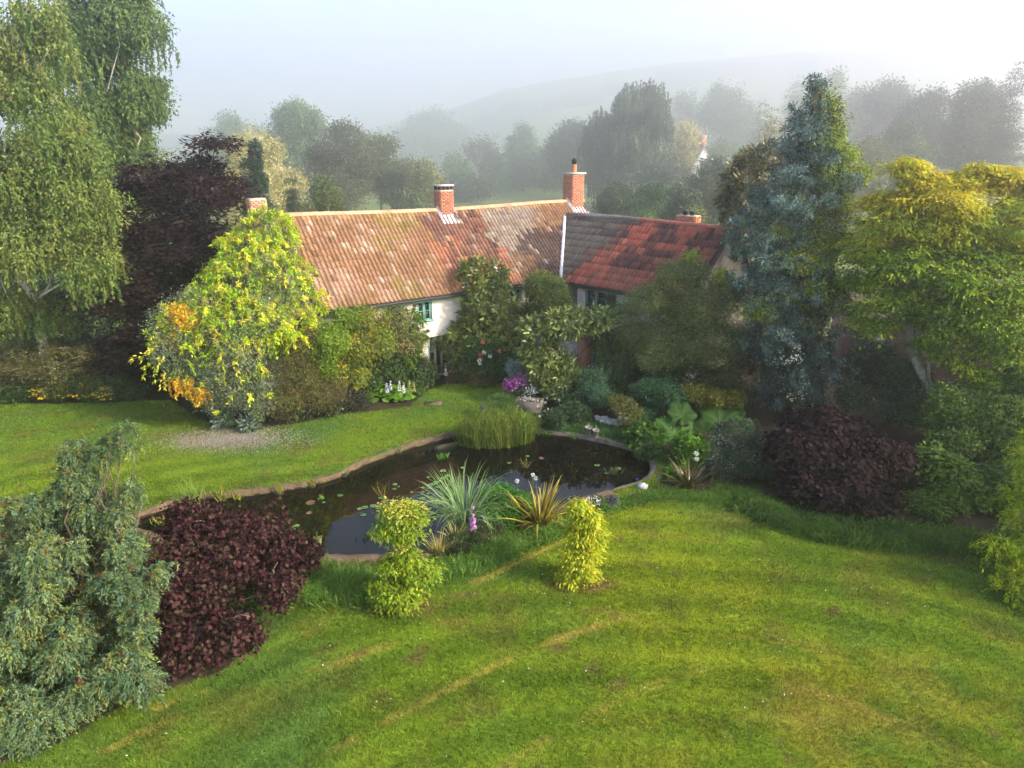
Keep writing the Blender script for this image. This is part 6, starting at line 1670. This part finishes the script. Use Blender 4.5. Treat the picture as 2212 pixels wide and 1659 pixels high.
# flowers
def flower(name, label, u, v, h, head, colr, seed, group=None, style='ball', base_z=0.0, cat='flower'):
    """a stem with its head; (u, v) is where the head is seen"""
    # find the spot on the ground so that the head at height h appears at (u, v)
    p = G(u, v, base_z + h); root = empty(name, (p.x, p.y, base_z)); tag(root, label, cat, group)
    r = random.Random(seed); mb = MB(); mb.tube([(0, 0, -.03), (r.uniform(-.02, .02), 0, h * .5), (0, 0, h)], [.008, .007, .006], 5, (.08, .14, .04)); mb.build('stem', M['leaf'], root)
    rg = np.random.default_rng(seed)
    if style == 'ball':
        n = 46; d = nrm(rg.normal(size=(n, 3))); pp = d * head * .33 + np.array([0, 0, h])
        me = leaf_mesh('flower_head', pp, nrm(d + rg.normal(size=(n, 3)) * .5), nrm(d), np.full(n, head * .42), np.full(n, head * .38), np.tile(np.array(colr), (n, 1)) * rg.uniform(.8, 1.15, (n, 1)), 'kite')
    else:
        n = 60; t = rg.uniform(0, 1, n); a = rg.uniform(0, 6.28, n); rad = head * (1 - .7 * t)
        d = np.stack([np.cos(a), np.sin(a), -.3 + 0 * a], 1)
        pp = np.stack([np.cos(a) * rad * .2, np.sin(a) * rad * .2, h * (.50 + .5 * t)], 1)
        me = leaf_mesh('flower_spike', pp, nrm(d), np.tile([0, 0, 1.], (n, 1)), rad * 1.1 + .015, rad * .8 + .01, np.tile(np.array(colr), (n, 1)) * rg.uniform(.75, 1.2, (n, 1)), 'round')
    link(me.name.split('.')[0], me, M['flower'], root)
    return root
AL = [(1485, 1205), (1570, 1212), (1615, 1225), (1420, 1240), (1465, 1252), (1385, 1290), (1540, 1317), (1495, 1320), (1457, 1345), (1530, 1345), (1485, 1385), (1405, 1397), (1515, 1412)]
for k, (a, b_) in enumerate(AL):
    flower('allium', 'white ball flower on a thin stem in the bed right of the stone trough', (1000 + a / 4.424) * .8848, (700 + b_ / 4.424) * .8848, .42 + .1 * (k % 3), .07, (.62, .60, .55), 300 + k, 'white ball flowers by the trough')
for k, (u, v) in enumerate(((1334, 893), (1340, 901), (1352, 905), (1361, 899), (1347, 896))):
    flower('cow_parsley', 'flat white flower head above the pale rockery stones', u, v, .5, .10, (.62, .62, .58), 330 + k, 'white flowers above the rockery')
for k, (u, v) in enumerate(((1491, 948), (1504, 980), (1505, 992), (1478, 950))):
    flower('cow_parsley', 'white flower head beside the bright ferny plant', u, v, .75, .11, (.62, .64, .58), 340 + k, 'white flowers by the ferny plant')
for k, (u, v) in enumerate(((1151, 1026), (1158, 1033), (1117, 1039))):
    flower('cow_parsley', 'white flower head showing over the water behind the golden flax', u, v, 1.15, .09, (.6, .6, .58), 350 + k, 'white flowers behind the flax')
flower('foxglove', 'tall lilac pink foxglove spike in front of the silver grass', 1021, 1092, 1.25, .075, (.50, .22, .45), 360, style='spike')
flower('foxglove', 'magenta foxglove spike beside the garden door posts', 918, 768, 1.3, .10, (.45, .06, .32), 361, style='spike')
flower('foxglove', 'small purple spike on the lawn edge behind the reeds', 1040, 868, .8, .06, (.25, .10, .28), 362, style='spike')
for k, (u, v, c_, lab) in enumerate(((800, 800, (.55, .10, .28), 'pink lupin spike left of the pale trunk'), (809, 806, (.5, .1, .26), 'second pink lupin spike, nearer the pale trunk'), (820, 802, (.5, .12, .26), 'third pink lupin spike touching the pale trunk'),
                                     (835, 826, (.55, .55, .68), 'pale lilac iris above the bright leaf clump'), (843, 822, (.55, .55, .68), 'second pale lilac iris above the bright leaf clump'), (862, 822, (.62, .66, .62), 'white flower spike right of the lilac irises'), (871, 826, (.6, .64, .6), 'lower white flower spike right of the lilac irises'),
                                     (884, 822, (.5, .5, .15), 'cream yellow spike left of the grey green bush'), (893, 824, (.5, .5, .15), 'right cream yellow spike beside the grey green bush'), (962, 790, (.6, .6, .5), 'pale flower spike in front of the garden door'))):
    flower('lupin' if k < 3 else 'iris', lab, u, v, .8, .07, c_, 370 + k, style='spike')
for k, (u, v) in enumerate(((1376, 1035), (1422, 1029))):
    flower('blue_iris', ['bright blue iris left of the white boulder', 'small blue iris right of the white boulder'][k], u, v, .42, .06, (.06, .06, .55), 390 + k)
rose = plant('rose_bush', 'rose bush with red and white blooms at the foot of the big leaved evergreen', 'shrub', [BL(1045, 758, 26.6, 40, 36), BL(1085, 790, 26.4, 34, 28), BL(1015, 770, 26.6, 22, 26)],
      layers=[dict(name='foliage', n=420, m=22, R=.22, L=.10, W=.05, cols=C((.04, .09, .025), (.06, .12, .03)), style='clump', shape='kite')])
for k, (a, b_, c_) in enumerate(((765, 740, (.6, .08, .06)), (792, 600, (.5, .12, .08)), (970, 697, (.65, .25, .12)), (865, 750, (.72, .66, .6)), (755, 795, (.72, .68, .6)), (765, 825, (.72, .68, .6)), (805, 710, (.6, .62, .4)))):
    u, v = (1000 + a / 4.424) * .8848, (700 + b_ / 4.424) * .8848
    p = P(u, v, 25.85); rg = np.random.default_rng(k); n = 22; d = nrm(rg.normal(size=(n, 3)))
    o = link('flower', leaf_mesh('flower', d * .03 + np.array(p - rose.location), nrm(d + rg.normal(size=(n, 3)) * .5), d, np.full(n, .08), np.full(n, .07), np.tile(np.array(c_), (n, 1)), 'round'), M['flower'], rose)
plant('magenta_plant', 'mass of magenta purple flowers left of the stone trough', 'plant', [BL(1105, 835, 24.0, 15, 22), BL(1122, 822, 24.1, 14, 16)],
      layers=[dict(name='foliage', n=60, m=18, R=.2, L=.10, W=.03, cols=C((.05, .09, .04)), style='tuft'),
              dict(name='flowers', n=190, m=6, R=.09, L=.06, W=.055, cols=C((.36, .07, .34), (.48, .14, .46), (.25, .05, .25)), style='clump', shape='round', material='flower', shell=(.9, 1.1))])
plant('silver_plant', 'spiky silver blue plant standing above the magenta flowers', 'plant', [BL(1108, 796, 25.0, 10, 18)],
      layers=[dict(name='foliage', n=60, m=16, R=.25, L=.16, W=.03, cols=C((.20, .28, .26), (.14, .2, .18)), style='tuft', shape='kite')])
plant('white_daisies', 'low mound of tiny white daisies beside the right golden acer', 'plant', [BL(1284, 1084, 15.4, 17, 10)],
      layers=[dict(name='foliage', n=60, m=18, R=.1, L=.05, W=.025, cols=C((.06, .10, .03)), style='tuft'),
              dict(name='flowers', n=150, m=2, R=.03, L=.03, W=.03, cols=C((.7, .68, .6)), style='clump', shape='round', material='flower', shell=(1, 1.1))])
plant('lavender', 'low violet flowered clump on the bank right of the daisies', 'plant', [BL(1318, 1082, 15.6, 15, 7)],
      layers=[dict(name='foliage', n=90, m=16, R=.1, L=.06, W=.015, cols=C((.10, .10, .16), (.08, .11, .05), (.16, .14, .26)), style='tuft')])
plant('bed_plants', 'low dark leafy plants among the white ball flowers', 'plant', [BL(1230, 892, 22.0, 42, 14), BL(1190, 905, 21.3, 26, 14), BL(1250, 870, 22.8, 26, 14)],
      layers=[dict(name='foliage', n=420, m=20, R=.2, L=.09, W=.04, cols=C((.035, .07, .025), (.05, .09, .03)), style='clump', shape='kite')])
plant('bank_shrub', 'dark leafy plants overhanging the right rim of the pond', 'plant', [BL(1395, 1030, 18.6, 24, 20), BL(1440, 1040, 18.3, 34, 16), BL(1400, 985, 19.4, 26, 20)],
      layers=[dict(name='foliage', n=380, m=20, R=.2, L=.10, W=.045, cols=C((.045, .09, .02), (.08, .12, .03), (.03, .06, .02)), style='clump', shape='kite')])
plant('bed_plants', 'dry brown and green low plants in front of the house between door and rose bush', 'plant', [BL(985, 818, 26.6, 26, 10), BL(1040, 822, 26.0, 36, 8)],
      layers=[dict(name='foliage', n=240, m=18, R=.15, L=.08, W=.03, cols=C((.14, .09, .05), (.08, .11, .03)), style='tuft')])
plant('silver_leaf_plant', 'big grey green leaved plant at the lawn edge under the grey shrub', 'plant', [BL(525, 916, 21.4, 30, 10), BL(480, 905, 21.6, 20, 10)],
      layers=[dict(name='foliage', n=60, m=10, R=.25, L=.22, W=.08, cols=C((.14, .19, .15), (.10, .15, .08)), style='tuft', shape='long')])

# stone things
def rock(name, label, u, v, r_, colr, seed, sq=.6, group=None, z=0.0):
    rr = random.Random(seed); mb = MB(); n, m_ = 9, 6; vs = []
    for i in range(m_ + 1):
        th = math.pi * i / m_
        for k in range(n):
            a = 2 * math.pi * k / n; q = r_ * (.8 + .35 * rr.random())
            vs.append((q * math.sin(th) * math.cos(a), q * math.sin(th) * math.sin(a) * .8, q * math.cos(th) * sq + r_ * sq * .5))
    mb.add(vs, [(i * n + k, i * n + (k + 1) % n, (i + 1) * n + (k + 1) % n, (i + 1) * n + k) for i in range(m_) for k in range(n)], colr)
    m_ = bpy.data.materials.get('rock') or mat('rock', rough=.95, ns=6, na=.35, bump=.8, bs=14)
    o = mb.build(name, m_); o.location = G(u, v, z); tag(o, label, 'rock', group); return o
rock('boulder', 'pale rounded boulder on the kerb at the right end of the pond', 1388, 1054, .17, (.34, .34, .34), 1)
for k in range(11):
    rock('rockery_stone', 'pale grey stone of the low rockery below the olive tree', 1290 + k * 5.2, 903 + k * 1.0 + (k % 3) * 4, .13 + .05 * (k % 2), (.36, .36, .36), 10 + k, .5, 'rockery stones')
for k in range(9):
    rock('edging_stone', 'brown edging stone lying in the shadow behind the ball flowers', 1208 + (k % 5) * 11, 884 + (k // 5) * 10, .16, (.16, .13, .11), 30 + k, .45, 'shaded edging stones')
for k, (u, v) in enumerate(((700, 1232), (716, 1238), (745, 1230), (770, 1240), (792, 1233), (665, 1225), (640, 1232), (620, 1215))):
    rock('edging_stone', 'flat reddish stone on the near rim of the pond between purple shrub and acer', u, v, .13, (.24, .16, .12), 50 + k, .4, 'flat stones on the near pond rim')
sb = G(1240, 912); o = empty('stone_block', sb, .2); tag(o, 'square cut pale stone block on the grass below the ball flowers', 'stone block')
mb = MB(); mb.box((-.32, -.16, -.02), (-.005, .16, .24)); mb.build('stone', M['stone'], o); mb = MB(); mb.box((.005, -.17, -.02), (.30, .15, .22)); mb.build('stone', M['stone'], o)
tr = G(1143, 886); root = empty('stone_trough', tr, -.25); tag(root, 'rough stone trough planted with silver and white flowers', 'trough')
mb = MB()
o_ = [(-.52, -.26), (.52, -.26), (.52, .26), (-.52, .26)]; vs = [(x * .92, y * .92, 0) for x, y in o_] + [(x, y, .42) for x, y in o_] + [(x * .86, y * .78, .42) for x, y in o_] + [(x * .84, y * .76, .34) for x, y in o_]
mb.add(vs, [(i, (i + 1) % 4, (i + 1) % 4 + 4, i + 4) for i in range(4)] + [(i + 4, (i + 1) % 4 + 4, (i + 1) % 4 + 8, i + 8) for i in range(4)] + [(i + 8, (i + 1) % 4 + 8, (i + 1) % 4 + 12, i + 12) for i in range(4)])
mb.build('trough_body', mat('trough_stone', (.13, .115, .09), rough=.95, ns=5, na=.35, bump=.8, bs=14), root)
mb = MB(); mb.add([(x * .84, y * .76, .345) for x, y in o_], [(0, 1, 2, 3)]); mb.build('earth', M['soil'], root)
plant('silver_plant', 'silver stemmed plant growing in the stone trough', 'plant', [((tr.x, tr.y, .62), (.16, .10, .24), 1)], base=(tr.x, tr.y, .34),
      layers=[dict(name='foliage', n=16, m=14, R=.18, L=.10, W=.022, cols=C((.42, .46, .44), (.3, .34, .32)), style='tuft', shape='kite', cl=0),
              dict(name='flowers', blobs=[((tr.x, tr.y, .40), (.38, .16, .05), 1)], n=22, m=3, R=.03, L=.035, W=.035, cols=C((.7, .7, .68)), style='clump', shape='round', material='flower', cl=0)])
for k, (u, v) in enumerate(((1270, 938), (1286, 944))):
    root = empty('plant_pot', G(u, v)); tag(root, ['left one of two small grey plant pots on the pond bank', 'right one of two small grey plant pots, with a stick, on the pond bank'][k], 'plant pot')
    mb = MB(); mb.lathe([(.075, 0), (.11, .22), (.125, .22), (.125, .27), (.105, .27), (.10, .22), (0, .22)], (0, 0, 0), 14); mb.build('pot', mat('grey_clay', (.20, .17, .15), rough=.9, ns=8, na=.2) if k == 0 else bpy.data.materials['grey_clay'], root, smooth=True)
    mb = MB(); mb.tube([(0, 0, .2), (.02, 0, .42)], .008, 5); mb.build('stick', M['wood'], root)
root = empty('plant_pot', G(1728, 888)); tag(root, 'terracotta flower pot in the shade under the blue spruce', 'plant pot')
mb = MB(); mb.lathe([(.11, 0), (.16, .26), (.18, .26), (.18, .32), (.15, .32), (.14, .27), (0, .27)], (0, 0, 0), 16); mb.build('pot', M['terracotta'], root, smooth=True)
mc = G(937, 872); o = empty('inspection_cover', mc, .1); tag(o, 'small rusty brown slab set flush in the lawn before the house', 'drain cover')
mb = MB(); mb.box((-.32, -.19, -.02), (.32, .19, .022)); mb.build('cover', mat('rusty_slab', (.17, .10, .075), rough=.9, ns=8, na=.3), o)
mb = MB(); mb.box((-.36, -.23, -.03), (.36, .23, .014)); mb.build('surround', M['soil'], o)
# old pale trunk under the wall shrubs
pt = G(828, 826); root = empty('old_trunk', pt); tag(root, 'pale lichen covered old climber trunk against the wall shrubs', 'tree trunk')
mb = MB(); mb.tube(limb_pts((0, 0, -.1), (.25, .3, 1.9), 7, .10, 0, 4), [.20, .26, .22, .27, .20, .24, .17, .10], 10); mb.build('trunk', mat('lichen_bark', (.42, .32, .30), rough=.95, ns=7, na=.5, bump=1, bs=12, spots=[(9, .55, .6, (.10, .07, .05))]), root, smooth=True)
mb = MB(); mb.tube(limb_pts((-.1, -.3, -.1), (-.25, -.35, .7), 4, .10, 0, 5), [.10, .13, .10, .09, .05], 8); mb.build('stump', bpy.data.materials['lichen_bark'], root, smooth=True)
# fallen petals under the wisteria
rng = np.random.default_rng(21); g_ = G(500, 950); n = 5200
X = g_.x + rng.normal(0, 1.25, n); Y = g_.y + rng.normal(0, .50, n); k = ~bed_mask(X, Y); X, Y = X[k], Y[k]; n = len(X)
me = leaf_mesh('fallen_petals', np.stack([X, Y, np.full(n, .045)], 1), nrm(np.stack([rng.normal(size=n), rng.normal(size=n), rng.normal(0, .15, n)], 1)), np.tile([0, 0, 1.], (n, 1)), rng.uniform(.025, .05, n), np.full(n, .03), np.array([[.46, .40, .38]]) * rng.uniform(.6, 1.2, (n, 1)), 'kite')
tag(link('fallen_petals', me, M['flower']), 'pale fallen wisteria petals strewn on the lawn before the grey shrub', 'petals', kind='stuff')
# ------------------------------------------------------------------ air
mb = MB()
mb.box((-1940, -100, -8.0), (1940, 1520, 196))
hm = bpy.data.materials.new('haze_air'); hm.use_nodes = True
for n in list(hm.node_tree.nodes):
    if n.type == 'BSDF_PRINCIPLED': hm.node_tree.nodes.remove(n)
pv = hm.node_tree.nodes.new('ShaderNodeVolumePrincipled')
pv.inputs['Color'].default_value = (1.0, 0.955, 0.965, 1)
pv.inputs['Density'].default_value = HAZE
pv.inputs['Anisotropy'].default_value = 0.8
hm.node_tree.links.new(pv.outputs[0], hm.node_tree.nodes['Material Output'].inputs['Volume'])
hz = mb.build('haze', hm)
tag(hz, 'pale morning mist lying over the garden and the fields', 'mist', kind='stuff')
